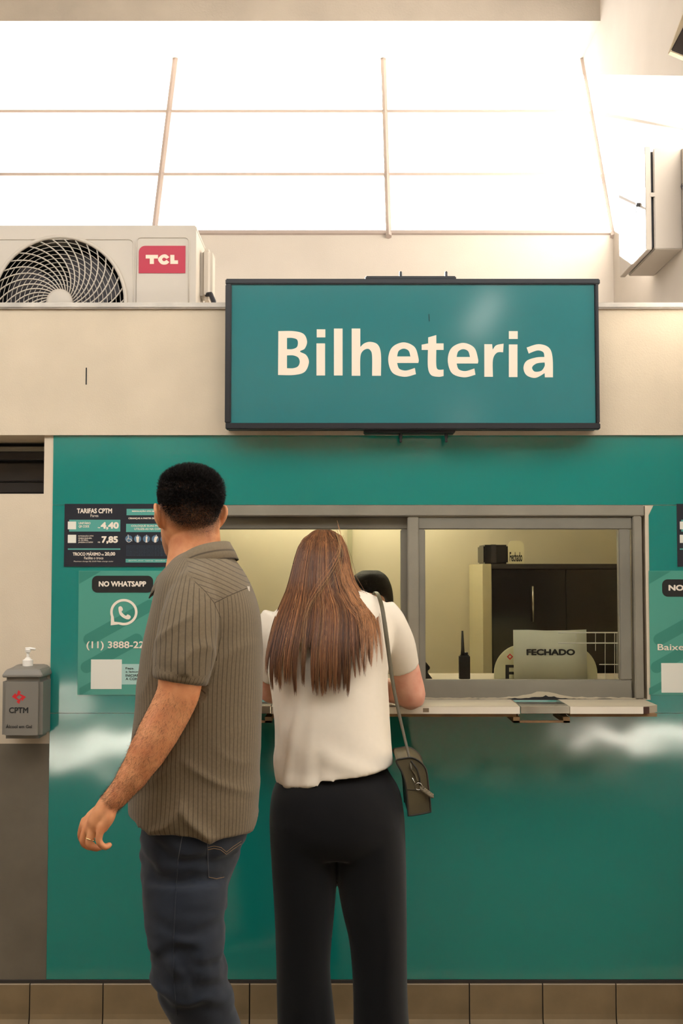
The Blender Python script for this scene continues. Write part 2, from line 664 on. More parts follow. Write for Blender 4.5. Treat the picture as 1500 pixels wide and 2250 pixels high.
# outer frame
fr('frame_rail', 395, 1110, 1415, 1134, Y0, 0.11)
fr('frame_stile', 395, 1134, 424, 1536, Y0, 0.11)
fr('frame_stile', 1390, 1134, 1415, 1536, Y0, 0.11)
fr('frame_rail', 424, 1515, 1390, 1537, 0.020, 0.07)
m_pglass = glass_mat('ticket_glass', (0.93, 0.95, 0.92, 1))


def sash(xl, xr, Yf, gl, gr):
    s = bpy.data.objects.new('sash', None)
    link(s, win)
    fr('sash_rail', xl, 1136, xr, 1163, Yf, 0.03, m_steel_d, parent=s)
    fr('sash_rail', xl, 1494, xr, 1535, Yf, 0.03, m_steel_d, parent=s)
    fr('sash_stile', xl, 1163, gl, 1494, Yf, 0.03, m_steel_d, parent=s)
    fr('sash_stile', gr, 1163, xr, 1494, Yf, 0.03, m_steel_d, parent=s)
    a, b = W(gl - 3, 1160, Yf + 0.018), W(gr + 3, 1497, Yf + 0.018)
    mesh_obj('glass_pane', [(a.x, Yf + 0.018, b.z), (b.x, Yf + 0.018, b.z), (b.x, Yf + 0.018, a.z), (a.x, Yf + 0.018, a.z)], [(0, 1, 2, 3)], m_pglass, s)
    return s


sash(424, 898, 0.034, 455, 880)
sash(918, 1388, 0.002, 935, 1358)
fr('centre_post', 895, 1136, 921, 1515, -0.004, 0.03)

# counter shelf with two money trays
ct = thing('counter_shelf', 'narrow white laminate counter shelf below the ticket window', 'counter', ((wl + wr) / 2, -0.1, wb - 0.03))
zc = W(900, 1536, 0).z
cl, cr = W(440, 1560, -0.21).x, W(1452, 1560, -0.21).x
m_ctop = mat('counter_top', rgb(172, 160, 138), 0.45, var=0.12, vscale=9)
t0, t1 = W(1142, 1560, -0.21).x, W(1252, 1560, -0.21).x
u0, u1 = W(500, 1560, -0.21).x, W(596, 1560, -0.21).x
th = 0.022
for (xa, xb, cut) in ((cl, u0, 0), (u1, t0, 0), (t1, cr, 1)):
    cr_in = xb - (0.055 if cut else 0)
    pts = [(xa, -0.208), (cr_in, -0.208), (xb, -0.165 if cut else -0.208), (xb, 0.0), (xa, 0.0)]
    n = len(pts)
    mb = MB()
    mb.add([(p[0], p[1], zc - th) for p in pts] + [(p[0], p[1], zc) for p in pts],
           [tuple(range(n - 1, -1, -1)), tuple(range(n, 2 * n))] + [(i, (i + 1) % n, (i + 1) % n + n, i + n) for i in range(n)])
    mb.build('counter_slab', m_ctop, ct)
    MB().box(xa, cr_in, -0.2105, -0.208, zc - th, zc - 0.001).build('edge_band', m_white, ct)
    MB().box(xa + 0.002, xb - 0.01, -0.200, -0.001, zc - th - 0.010, zc - th).build('plywood_base', mat('plywood', rgb(150, 118, 80), 0.8, var=0.4, vscale=15), ct)
m_burn = mat('chipped_corner', rgb(70, 40, 28), 0.8, var=0.4, vscale=40)
MB().box(cr - 0.056, cr - 0.036, -0.2085, -0.203, zc - th, zc - 0.001).build('chipped_corner', m_burn, ct, label='chipped brown counter corner')
m_smudge = mat('counter_smudge', rgb(128, 110, 88), 0.9)
MB().box(W(929, 1562, -0.211).x, W(942, 1562, -0.211).x, -0.2112, -0.210, W(929, 1565, -0.211).z, W(929, 1556, -0.211).z).build('smudge', m_smudge, ct)
# ragged sealant line along the window sill
m_seal = mat('old_sealant', rgb(176, 164, 140), 0.9)
sx_ = W(1195, 1530, 0).x
top_l, top_d = [], []
for i in range(161):
    x = wl + 0.03 + (wr - wl - 0.06) * i / 160
    n1 = abs(noise.noise(Vector((x * 21, 0, 3)))) + 0.5 * abs(noise.noise(Vector((x * 63, 2, 1))))
    n2_ = max(0.0, noise.noise(Vector((x * 17, 5, 9)))) + 0.8 * abs(noise.noise(Vector((x * 80, 7, 2))))
    hump = math.exp(-((x - sx_) / 0.065) ** 2)
    top_l.append((x, zc + 0.003 + 0.007 * n1 + 0.020 * hump))
    top_d.append((x, zc + 0.0004 + 0.0045 * n2_ ** 1.6 + hump * (0.006 + 0.010 * n2_)))
x0_, x1_ = top_l[0][0], top_l[-1][0]
MB().prism_y([(x0_, zc - 0.002), (x1_, zc - 0.002)] + top_l[::-1], -0.0035, 0.0015).build('sealant', m_seal, ct)
MB().prism_y([(x0_, zc - 0.002), (x1_, zc - 0.002)] + top_d[::-1], -0.0050, -0.0036).build('sealant_gap', m_black, ct, label='ragged dark gap in the sealant')

m_tray = mat('stainless_tray', rgb(190, 185, 172), 0.25, metal=0.9, var=0.2, vscale=20)
m_wood = mat('raw_wood', rgb(130, 100, 62), 0.8, var=0.4, vscale=20)


def tray(xa, xb, label):
    n = 14
    ring = [(-0.165 + 0.175 * i / n, zc - 0.001 - 0.030 * math.sin(math.pi * i / n)) for i in range(n + 1)]
    t = MB().add([(xa + 0.003, y, z) for y, z in ring] + [(xb - 0.003, y, z) for y, z in ring], [(i, i + n + 1, i + n + 2, i + 1) for i in range(n)]).build('money_tray', m_tray, ct, smooth=True, label=label)
    mb = MB()
    mb.box(xa + 0.002, xb - 0.002, -0.214, -0.211, zc - 0.021, zc + 0.001)
    mb.box(xa + 0.002, xb - 0.002, -0.214, -0.165, zc - 0.001, zc + 0.002)
    mb.build('front_lip', m_tray, t, bevel=0.001, seg=1)
    for q in (xa, xb - 0.003):
        MB().box(q, q + 0.003, -0.165, 0.012, zc - 0.034, zc + 0.001).build('side_plate', m_tray, t)
    MB().box(xa - 0.02, xb + 0.0, -0.205, -0.19, zc - 0.050, zc - 0.044).box(xa - 0.02, xa, -0.205, -0.03, zc - 0.050, zc - 0.0325).box(xb - 0.02, xb, -0.205, -0.03, zc - 0.050, zc - 0.0325).build('support_bracket', m_wood, t)
    return t


tray(t0, t1, 'stainless steel money tray below the closed window with the paper notice')
tray(u0, u1, 'stainless steel money tray between the man and the woman at the counter')

# ================================================================ lamps
m_tube = mat('tube_light', rgb(255, 250, 235), 0.5, emit=(1.0, 0.92, 0.72, 1), estr=56.0)
m_fill_tube = mat('fill_tube_light', rgb(255, 250, 235), 0.5, emit=(1.0, 0.92, 0.74, 1), estr=20.0)
m_lampw = mat('lamp_housing', rgb(225, 222, 212), 0.5)


def tube_lamp(label, x, y, z, L, along, parent=None, group=None, m_tube=m_tube):
    t = thing('tube_lamp', label, 'lamp', (x, y, z), group)
    if along == 'x':
        MB().box(x - L / 2, x + L / 2, y - 0.05, y + 0.05, z - 0.02, z).build('housing', m_lampw, t, bevel=0.004)
        MB().tube([(x - L / 2 + 0.02, y, z - 0.036), (x + L / 2 - 0.02, y, z - 0.036)], 0.016, 10).build('tube', m_tube, t, smooth=True)
    else:
        MB().box(x - 0.05, x + 0.05, y - L / 2, y + L / 2, z - 0.02, z).build('housing', m_lampw, t, bevel=0.004)
        MB().tube([(x, y - L / 2 + 0.02, z - 0.036), (x, y + L / 2 - 0.02, z - 0.036)], 0.016, 10).build('tube', m_tube, t, smooth=True)
    return t


tube_lamp('white tube lamp on the booth ceiling above the clerk', -0.05, 1.14, 2.019, 1.05, 'x')

tube_lamp('added fill tube on the booth ceiling just behind the ticket window', 0.45, 0.42, 2.019, 0.62, 'x', m_tube=m_fill_tube)  # second tube, added to light the fronts of things in the booth
m_panel = mat('lamp_diffuser', rgb(250, 248, 240), 0.5, emit=(1.0, 0.95, 0.86, 1), estr=11.0)
for (x, y, lb) in ((0.86, -3.32, 'long white ceiling lamp over the near end of the hall'), (1.22, -7.9, 'long white ceiling lamp over the far end of the hall')):
    t = thing('ceiling_lamp', lb, 'lamp', (x, y, 3.05))
    MB().box(x - 0.075, x + 0.075, y - 0.58, y + 0.58, 3.02, 3.0495).build('housing', m_lampw, t, bevel=0.004)
    MB().box(x - 0.055, x + 0.055, y - 0.54, y + 0.54, 3.008, 3.0199).build('diffuser', m_panel, t)
# ================================================================ sign board, illuminated-type sign board
sg = thing('ticket_office_sign', 'large teal sign board reading Bilheteria in a black frame', 'sign', tuple(W(907, 943, -0.05)))
m_frame = mat('black_sign_frame', rgb(24, 26, 32), 0.4, var=0.2, vscale=30)
m_face = mat('teal_sign_face', rgb(40, 116, 120), 0.13, ior=1.5, var=0.06, vscale=3)
m_letter = mat('cream_lettering', rgb(232, 216, 196), 0.5)
SY = -0.10
pxbox('case', 497, 614, 1317, 941, SY + 0.012, 0.076, m_frame, sg, 0.004)
for r in ((495, 612, 1318, 624), (495, 929, 1319, 943), (495, 624, 507, 929), (1307, 624, 1318, 929)):
    pxbox('frame_bar', *r, SY, 0.03, m_frame, sg, 0.003)
pxbox('sign_face', 506, 623, 1308, 930, SY + 0.008, 0.01, m_face, sg)
pxbox('bracket', 802, 606, 1002, 614, SY + 0.02, 0.06, m_frame, sg, 0.003)
pxbox('bracket', 799, 941, 1000, 951, SY + 0.02, 0.06, m_frame, sg, 0.003)
for bx_ in (880, 980):
    c = W(bx_, 601, SY + 0.04)
    MB().lathe([(0.0015, -0.012), (0.005, -0.012), (0.005, 0.004), (0.003, 0.007), (0.0005, 0.008)], c, 10).build('bolt', m_frame, sg)
    c = W(bx_, 960, SY + 0.04)
    MB().lathe([(0.002, -0.018), (0.004, -0.016), (0.004, -0.004), (0.006, -0.004), (0.006, 0.012), (0.001, 0.012)], c, 10).build('bolt', m_frame, sg)


LY = SY + 0.0072
c = 1
g_e = [[(765, 362, c), (684, 362, c), (692, 384), (718, 391), (752, 381, c), (756, 405, c), (712, 415), (666, 399), (650, 350), (664, 303), (708, 283), (751, 301), (766, 345)],
       [(684, 337, c), (690, 316), (709, 307), (728, 315), (735, 337, c)]]
SIGN = [
    ('B', [[(229, 240, c), (288, 240), (326, 251), (339, 280), (330, 307), (312, 318), (336, 332), (346, 360), (330, 396), (290, 408), (228, 408, c)],
           [(262, 266, c), (282, 266), (300, 272), (304, 287), (299, 302), (282, 309), (262, 309, c)],
           [(262, 333, c), (286, 333), (305, 341), (311, 358), (304, 375), (286, 382), (262, 382, c)]]),
    ('i', [[(375, 287, c), (408, 287, c), (408, 410, c), (375, 410, c)]]),
    ('dot', [[(376, 233, c), (409, 233, c), (409, 264, c), (376, 264, c)]]),
    ('l', [[(442, 230, c), (475, 230, c), (475, 410, c), (442, 410, c)]]),
    ('h', [[(510, 230, c), (543, 230, c), (543, 301, c), (558, 287), (582, 281), (610, 292), (622, 328), (622, 411, c), (588, 411, c), (588, 334), (581, 313), (568, 308), (551, 318), (543, 342), (543, 411, c), (510, 411, c)]]),
    ('e', g_e),
    ('t', [[(803, 264, c), (834, 255, c), (834, 287, c), (862, 287, c), (862, 312, c), (834, 312, c), (834, 370), (841, 387), (862, 387, c), (862, 412, c), (842, 415), (814, 408), (802, 378), (802, 312, c), (778, 312, c), (778, 292, c), (803, 287, c)]]),
    ('e', [[tuple([p[0] + 228, p[1] + 2] + list(p[2:])) for p in sp] for sp in g_e]),
    ('r', [[(1018, 290, c), (1048, 290, c), (1050, 311, c), (1064, 294), (1092, 288, c), (1090, 321, c), (1066, 323), (1051, 350), (1051, 415, c), (1018, 415, c)]]),
    ('i', [[(1112, 291, c), (1145, 291, c), (1145, 416, c), (1112, 416, c)]]),
    ('dot', [[(1112, 240, c), (1146, 240, c), (1146, 270, c), (1112, 270, c)]]),
    ('a', [[(1180, 303, c), (1225, 290), (1264, 302), (1279, 338), (1281, 417, c), (1250, 417, c), (1249, 401, c), (1214, 419), (1180, 409), (1168, 381), (1180, 354), (1216, 341), (1248, 339, c), (1244, 321), (1222, 314), (1188, 326, c)],
           [(1249, 360, c), (1218, 364), (1201, 379), (1211, 395), (1236, 392), (1249, 374)]])]
for ch, sps in SIGN:
    fill_px('letter', [[(480 + x / 1.7442, 590 + y / 1.7442) for x, y in smooth_outline(sp)] for sp in sps], LY, m_letter, sg)
MB().tube([W(942, 690, LY), W(943, 706, LY)], 0.0008, 4).build('scratch', m_black, sg)
# ================================================================ air-conditioner outdoor unit on the kiosk roof
m_acw = mat('ac_white', rgb(200, 191, 178), 0.45, var=0.06, vscale=6)
m_acd = mat('ac_dark', rgb(28, 30, 38), 0.6)
m_fan = mat('ac_fan', rgb(70, 66, 70), 0.5)
m_red = mat('ac_badge_red', rgb(180, 16, 54), 0.4)
AY = 0.25
ac = thing('air_conditioner_unit', 'white outdoor air conditioner unit with round fan grille and red badge', 'air conditioner', (-0.9, 0.4, 2.10))
a1 = W(431, 497, AY)
ax1, az1 = a1.x, a1.z
ax0, az0 = ax1 - 0.80, 2.125
fc = W(131, 664, AY)
R = 0.229
n = 48
# front panel with a round hole
outer = []
circ = [(fc.x + R * math.cos(2 * math.pi * i / n), fc.z + R * math.sin(2 * math.pi * i / n)) for i in range(n)]
co, fs = curve_fill([rrect(ax0, ax1, az0, az1, 0.012), circ])
mesh_obj('front_panel', [(p[0], AY, p[1]) for p in co], fs, m_acw, ac)
mb = MB()
mb.box(ax0, ax1, AY + 0.26, AY + 0.28, az0, az1)
mb.build('back_panel', m_acw, ac)
MB().box(ax0, ax1, AY + 0.001, AY + 0.28, az1 - 0.012, az1 + 0.004).build('top_panel', m_acw, ac, bevel=0.004)
MB().box(ax1 - 0.012, ax1, AY + 0.001, AY + 0.28, az0, az1 - 0.012).build('side_panel', m_acw, ac)
MB().box(ax0, ax0 + 0.012, AY + 0.001, AY + 0.28, az0, az1 - 0.012).build('side_panel', m_acw, ac)
MB().box(ax0, ax1, AY + 0.001, AY + 0.28, az0, az0 + 0.012).build('base_pan', m_acw, ac)
for q in (ax0 + 0.12, ax1 - 0.18):
    MB().box(q, q + 0.06, AY, AY + 0.28, 2.101, az0).build('foot', m_acd, ac)
MB().box(ax0 + 0.02, ax1 - 0.25, AY + 0.20, AY + 0.22, az0 + 0.02, az1 - 0.02).build('condenser_coil', m_acd, ac)
# raised rim and panel grooves
rim = [(fc.x + (R + 0.006) * math.cos(2 * math.pi * i / 64), AY - 0.003, fc.z + (R + 0.006) * math.sin(2 * math.pi * i / 64)) for i in range(64)]
MB().tube(rim, 0.007, 8, closed=True).build('grille_rim', m_acw, ac, smooth=True)
m_groove = mat('ac_groove', rgb(160, 150, 138), 0.6)


def outline(xl, yt, xr, yb, rp, corners, nm):
    a, b = W(xl, yt, AY), W(xr, yb, AY)
    pts = rrect(a.x, b.x, b.z, a.z, rp * PXM(AY), corners=corners)
    MB().tube([(p[0], AY - 0.001, p[1]) for p in pts], 0.0025, 6, closed=True).build(nm, m_acw, ac, smooth=True)


outline(300, 522, 414, 735, 10, (0, 0, 1, 1), 'service_panel_lip')
outline(-55, 526, 292, 735, 12, (0, 0, 1, 1), 'grille_panel_lip')
# spiral vanes and rings
vane = []
for i in range(15):
    t = i / 14
    r = 0.045 + (R - 0.045) * t
    th_ = 1.15 * t ** 0.8
    vane.append((r * math.cos(th_), -0.004 - 0.018 * math.sin(math.pi * min(1, t * 1.0)) * 0.6, r * math.sin(th_)))
vm = MB().tube(vane, 0.0026, 5).build('grille_vane', m_acw, ac, smooth=True)
vm.parent = ac
for i in range(34):
    o = vm if i == 0 else vm.copy()
    if i:
        COL.objects.link(o)
    o.matrix_parent_inverse = Matrix.Translation(ac.location).inverted()
    o.location = (fc.x, AY + 0.004, fc.z)
    o.rotation_euler = (0, -2 * math.pi * i / 34, 0)
for i in range(11):
    r = 0.065 + (R - 0.07) * i / 10.5
    t = (r - 0.045) / (R - 0.045)
    yy = AY + 0.004 - 0.004 - 0.0108 * math.sin(math.pi * t) + 0.003
    MB().tube([(fc.x + r * math.cos(2 * math.pi * j / 40), yy, fc.z + r * math.sin(2 * math.pi * j / 40)) for j in range(40)], 0.0013, 4, closed=True).build('grille_ring', m_acw, ac, smooth=True)
MB().lathe([(0.001, -0.014), (0.035, -0.013), (0.046, -0.008), (0.048, 0.0), (0.046, 0.004)], (fc.x, AY, fc.z), 28, 'y').build('grille_hub', m_acw, ac, smooth=True)
for i in range(3):
    a0 = 2 * math.pi * i / 3 + 0.5
    vs, fs = [], []
    for r in range(6):
        rr = 0.04 + 0.17 * r / 5
        for q in range(7):
            an = a0 + (q / 6 - 0.5) * 1.5 + 0.5 * r / 5
            vs.append((fc.x + rr * math.cos(an), AY + 0.06 + 0.05 * (q / 6), fc.z + rr * math.sin(an)))
    for r in range(5):
        for q in range(6):
            k0 = r * 7 + q
            fs.append((k0, k0 + 1, k0 + 8, k0 + 7))
    mesh_obj('fan_blade', vs, fs, m_fan, ac, smooth=True)
bd = pxrrect('badge', 305, 540, 407, 600, AY - 0.0025, 0.0025, 14, m_red, ac, corners=(0, 0, 0, 1), label='red rounded badge lettered TCL')
c = 1
TCL = [[(320, 560, c), (347, 560, c), (347, 568, c), (338, 568, c), (338, 580, c), (329, 580, c), (329, 568, c), (320, 568, c)],
       [(372, 565, c), (364, 559), (354, 561), (347, 570), (354, 580), (365, 581), (372, 576, c), (366, 571, c), (360, 574), (356, 570), (360, 566), (366, 569, c)],
       [(374, 560, c), (383, 560, c), (383, 572, c), (391, 572, c), (391, 580, c), (374, 580, c)]]
for sp in TCL:
    fill_px('badge_letter', [smooth_outline(sp)], AY - 0.003, m_letter, bd)
# valve cover and pipe at the right side
v0 = W(436, 515, 0.42)
MB().box(ax1, ax1 + 0.045, 0.36, 0.47, az1 - 0.235, az1 - 0.045).build('valve_cover', m_acw, ac, bevel=0.015, seg=3)
pp = [(ax1 + 0.020, 0.38, az1 - 0.215), (ax1 + 0.042, 0.345, az1 - 0.222), (ax1 + 0.054, 0.335, az1 - 0.25), (ax1 + 0.060, 0.335, az1 - 0.36), (ax1 + 0.062, 0.36, 2.12)]
MB().tube(pp, 0.009, 8).build('refrigerant_pipe', m_acd, ac, smooth=True)

# ================================================================ electrical box on the side wall
m_boxp = mat('electrical_box_paint', rgb(178, 170, 160), 0.5, var=0.06, vscale=6)
eb = thing('electrical_box', 'pale grey metal electrical box with hinged door on the bright side wall', 'electrical box', (XR, 0.62, 2.63))
d0 = (W(1420, 548, 0.42), W(1360, 610, 0.82))
lx = (d0[0].x + d0[1].x) / 2
zb0 = (d0[0].z + d0[1].z) / 2
zb1 = W(1420, 321, 0.42).z
MB().box(lx + 0.034, XR - 0.001, 0.425, 0.815, zb0 + 0.004, zb1 - 0.004).build('case', m_boxp, eb, bevel=0.003)
dr = MB().box(lx, lx + 0.022, 0.42, 0.82, zb0, zb1).build('door', m_boxp, eb, bevel=0.002)
MB().box(lx + 0.022, lx + 0.034, 0.44, 0.80, zb0 + 0.014, zb1 - 0.014).build('gasket', m_acd, eb)
MB().box(lx + 0.018, lx + 0.036, 0.4185, 0.4245, zb0 + 0.20, zb0 + 0.215).build('hinge', m_boxp, eb)
kc = (lx - 0.001, 0.50, (zb0 + zb1) / 2)
MB().lathe([(0.006, -0.012), (0.008, -0.010), (0.008, 0.0)], kc, 12, 'x').build('lock', m_acd, dr)
kz = kc[2]
MB().tube([(lx - 0.010, 0.50, kz - 0.004), (lx - 0.016, 0.497, kz - 0.02), (lx - 0.011, 0.50, kz - 0.036)], 0.002, 6).build('key', m_acd, dr)
cg = W(1500, 405, 0.40)
MB().lathe([(0.001, -0.016), (0.010, -0.016), (0.013, -0.010), (0.013, -0.004), (0.018, -0.003), (0.018, 0.0)], (W(1499, 404, 0.42).x + 0.012, 0.425, cg.z), 10, 'y').build('cable_gland', m_fan, eb)

# ================================================================ loudspeaker high on the side wall
m_spk = mat('speaker_shell', rgb(190, 176, 150), 0.5)
m_grl = mat('speaker_grille', rgb(52, 42, 38), 0.6, bump=0.6, bscale=900)
sp0 = W(1474, 108, 0.10)
spk = thing('wall_loudspeaker', 'beige wall loudspeaker with dark grille hanging high on the side wall', 'loudspeaker', (XR, 0.1, sp0.z))
PG = [(1474, 110), (1512, 125), (1545, 136), (1568, 60), (1560, 20), (1516, 30)]
g_ = [W(x, y, 0.10) for x, y in PG]
s_ = [W(x, y, 0.106) for x, y in ((1471, 111), (1512, 128), (1547, 140), (1572, 60), (1562, 8), (1504, 22))]
MB().prism_y([(p.x, p.z) for p in g_], 0.098, 0.106).build('grille', m_grl, spk, bevel=0.003)
fr_ = [(p.x, p.z) for p in s_]
cx_, cz_ = sum(p[0] for p in fr_) / 6, sum(p[1] for p in fr_) / 6
r0 = [(p[0], 0.106, p[1]) for p in fr_]
r1 = [(p[0], 0.135, p[1]) for p in fr_]
r2 = [(cx_ + (p[0] - cx_) * 0.75 + 0.01, 0.19, cz_ + (p[1] - cz_) * 0.75 + 0.01) for p in fr_]
MB().rings([r0, r1, r2]).build('shell', m_spk, spk, bevel=0.003)
MB().box(cx_ + 0.005, XR - 0.0005, 0.15, 0.18, cz_ - 0.01, cz_ + 0.02).build('wall_bracket', m_spk, spk)

# ================================================================ printed notices on the wall
m_navy = mat('notice_navy', rgb(22, 26, 38), 0.4)
m_mint = mat('notice_mint', rgb(82, 158, 146), 0.4)
m_print = mat('notice_print', rgb(236, 222, 204), 0.5)
m_post_t = mat('poster_teal', rgb(74, 150, 132), 0.34)
m_post_d = mat('poster_teal_stripe', rgb(48, 128, 112), 0.34)
m_pill = mat('poster_black', rgb(24, 24, 24), 0.4)
m_circ = mat('pictogram_blue', rgb(86, 116, 140), 0.4)
m_pale = mat('poster_pale', rgb(166, 200, 190), 0.4)
m_paper = mat('white_paper', rgb(226, 222, 208), 0.6)
m_ink = mat('black_ink', rgb(30, 30, 28), 0.6)
PY = -0.0055


def fare_board(dx, label, full=True):
    t = thing('fare_notice', label, 'notice', tuple(W(264 + dx, 1244, -0.004)), 'navy fare notices')
    X = lambda v: v + dx
    a, b = W(X(142), 1107, PY), W(X(386), 1245, PY)
    MB().box(a.x, b.x, PY, -0.0027, b.z, a.z).build('board', m_navy, t)
    q = PY
    T = lambda s, xl, yt, xr, yb, bold=0.0, m=m_print: text_px('lettering', s, X(xl), yt, X(xr), yb, q - 0.0006, m, t, bold, 0.0003)
    B = lambda xl, yt, xr, yb, m=m_mint: pxbox('print_band', X(xl), yt, X(xr), yb, q - 0.0005, 0.0006, m, t)
    T('TARIFAS CPTM', 169, 1117, 246, 1128, 0.035)
    T('Fares', 199, 1130, 216, 1136)
    B(152, 1142, 264, 1168)
    for (yt_, yb_) in ((1146, 1163), (1175, 1193)):
        pxbox('code_square', X(149), yt_, X(167), yb_, q - 0.0009, 0.0009, m_paper, t)
    T('UNITÁRIO', 173, 1146, 199, 1152, 0.03)
    T('QR CODE', 173, 1154, 196, 1160, 0.03)
    T('R$', 215, 1158, 220, 1161, 0.03)
    T('4,40', 221, 1147, 261, 1164, 0.05)
    for i, s in enumerate(('INTEGRAÇÃO CPTM', 'ÔNIBUS BARUERI,', 'JD. SILVEIRA,', 'JANDIRA E ITAPEVI')):
        T(s, 172, 1176 + i * 4.7, (205, 202, 194, 204)[i], 1179.6 + i * 4.7, 0.02)
    T('R$', 215, 1190, 220, 1193, 0.03)
    T('7,85', 223, 1178, 259, 1195, 0.05)
    B(149, 1205, 264, 1208)
    T('TROCO MÁXIMO', 160, 1212, 221, 1221, 0.035)
    T('R$', 223, 1217, 228, 1221, 0.03)
    T('20,00', 230, 1213, 253, 1222, 0.035)
    T('Facilite o troco', 185, 1223, 227, 1229, 0.01)
    T('Maximum change R$ 20,00 Make change easier', 162, 1232, 249, 1235.5)
    B(278, 1118, 384, 1132)
    T('RESOLUÇÃO STM 084/2338 DE 2023', 290, 1121, 374, 1125.5, 0.03)
    T('CRIANÇAS A PARTIR DE 6 ANOS PAGAM', 282, 1137, 380, 1141.5, 0.04)
    B(277, 1151, 384, 1169)
    T('COLOQUE SUAS MOEDAS E', 288, 1153.5, 372, 1158, 0.02)
    T('UTILIZE-AS NA COMPRA', 295, 1160, 366, 1164.5, 0.02)
    for i in range(5):
        c = W(X(283 + i * 19.3), 1184, q)
        MB().lathe([(0.0117, -0.0008), (0.0117, 0.0)], c, 24, 'y').build('pictogram_disc', m_circ, t)
        if i == 0:
            MB().tube([W(X(282), 1178, q - .001), W(X(282), 1184, q - .001), W(X(287), 1184.5, q - .001), W(X(290), 1189, q - .001)], 0.0011, 5).build('pictogram', m_print, t)
            MB().tube([W(X(283 + 4.5 * math.cos(k_)), 1187 + 4.5 * math.sin(k_), q - .001) for k_ in np.linspace(0.3, 4.2, 10)], 0.0008, 5).build('pictogram', m_print, t)
            MB().lathe([(0.0016, -0.0014), (0.0016, 0)], W(X(281.5), 1176, q), 10, 'y').build('pictogram', m_print, t)
        else:
            cx = 283 + i * 19.3
            lean = (0, 0, 0.6, 2.5, 0)[i]
            wd = (0, 3.2, 2.0, 3.4, 3.0)[i]
            fill_px('pictogram', [smooth_outline([(X(cx - wd + lean), 1180), (X(cx + lean), 1178.5), (X(cx + wd + lean), 1180), (X(cx + wd - 0.5), 1186, 1), (X(cx + 2), 1192, 1), (X(cx + 0.2), 1192, 1), (X(cx), 1187, 1), (X(cx - 0.3), 1192, 1), (X(cx - 2), 1192, 1), (X(cx - wd + 0.5), 1186, 1)], 3)], q - 0.0012, m_print, t)
            MB().lathe([(0.0015, -0.0014), (0.0015, 0)], W(X(cx + lean), 1176.3, q), 10, 'y').build('pictogram', m_print, t)
    for i in range(8):
        y = 1199 + i * 3.0
        T('Atendimento preferencial conforme a lei em vigor nas bilheterias', 277, y, 384 - (18 if i % 3 == 2 else 0), y + 1.2, 0.0, m_circ)
    B(276, 1228, 384, 1236)
    T('@CPTM_oficial   /cptm.sp   cptmoficial   CPTM', 282, 1230.5, 380, 1233.5)
    return t


fare_board(0, 'navy fare notice board beside the head of the man')
fare_board(1344, 'navy fare notice board to the right of the window frame')


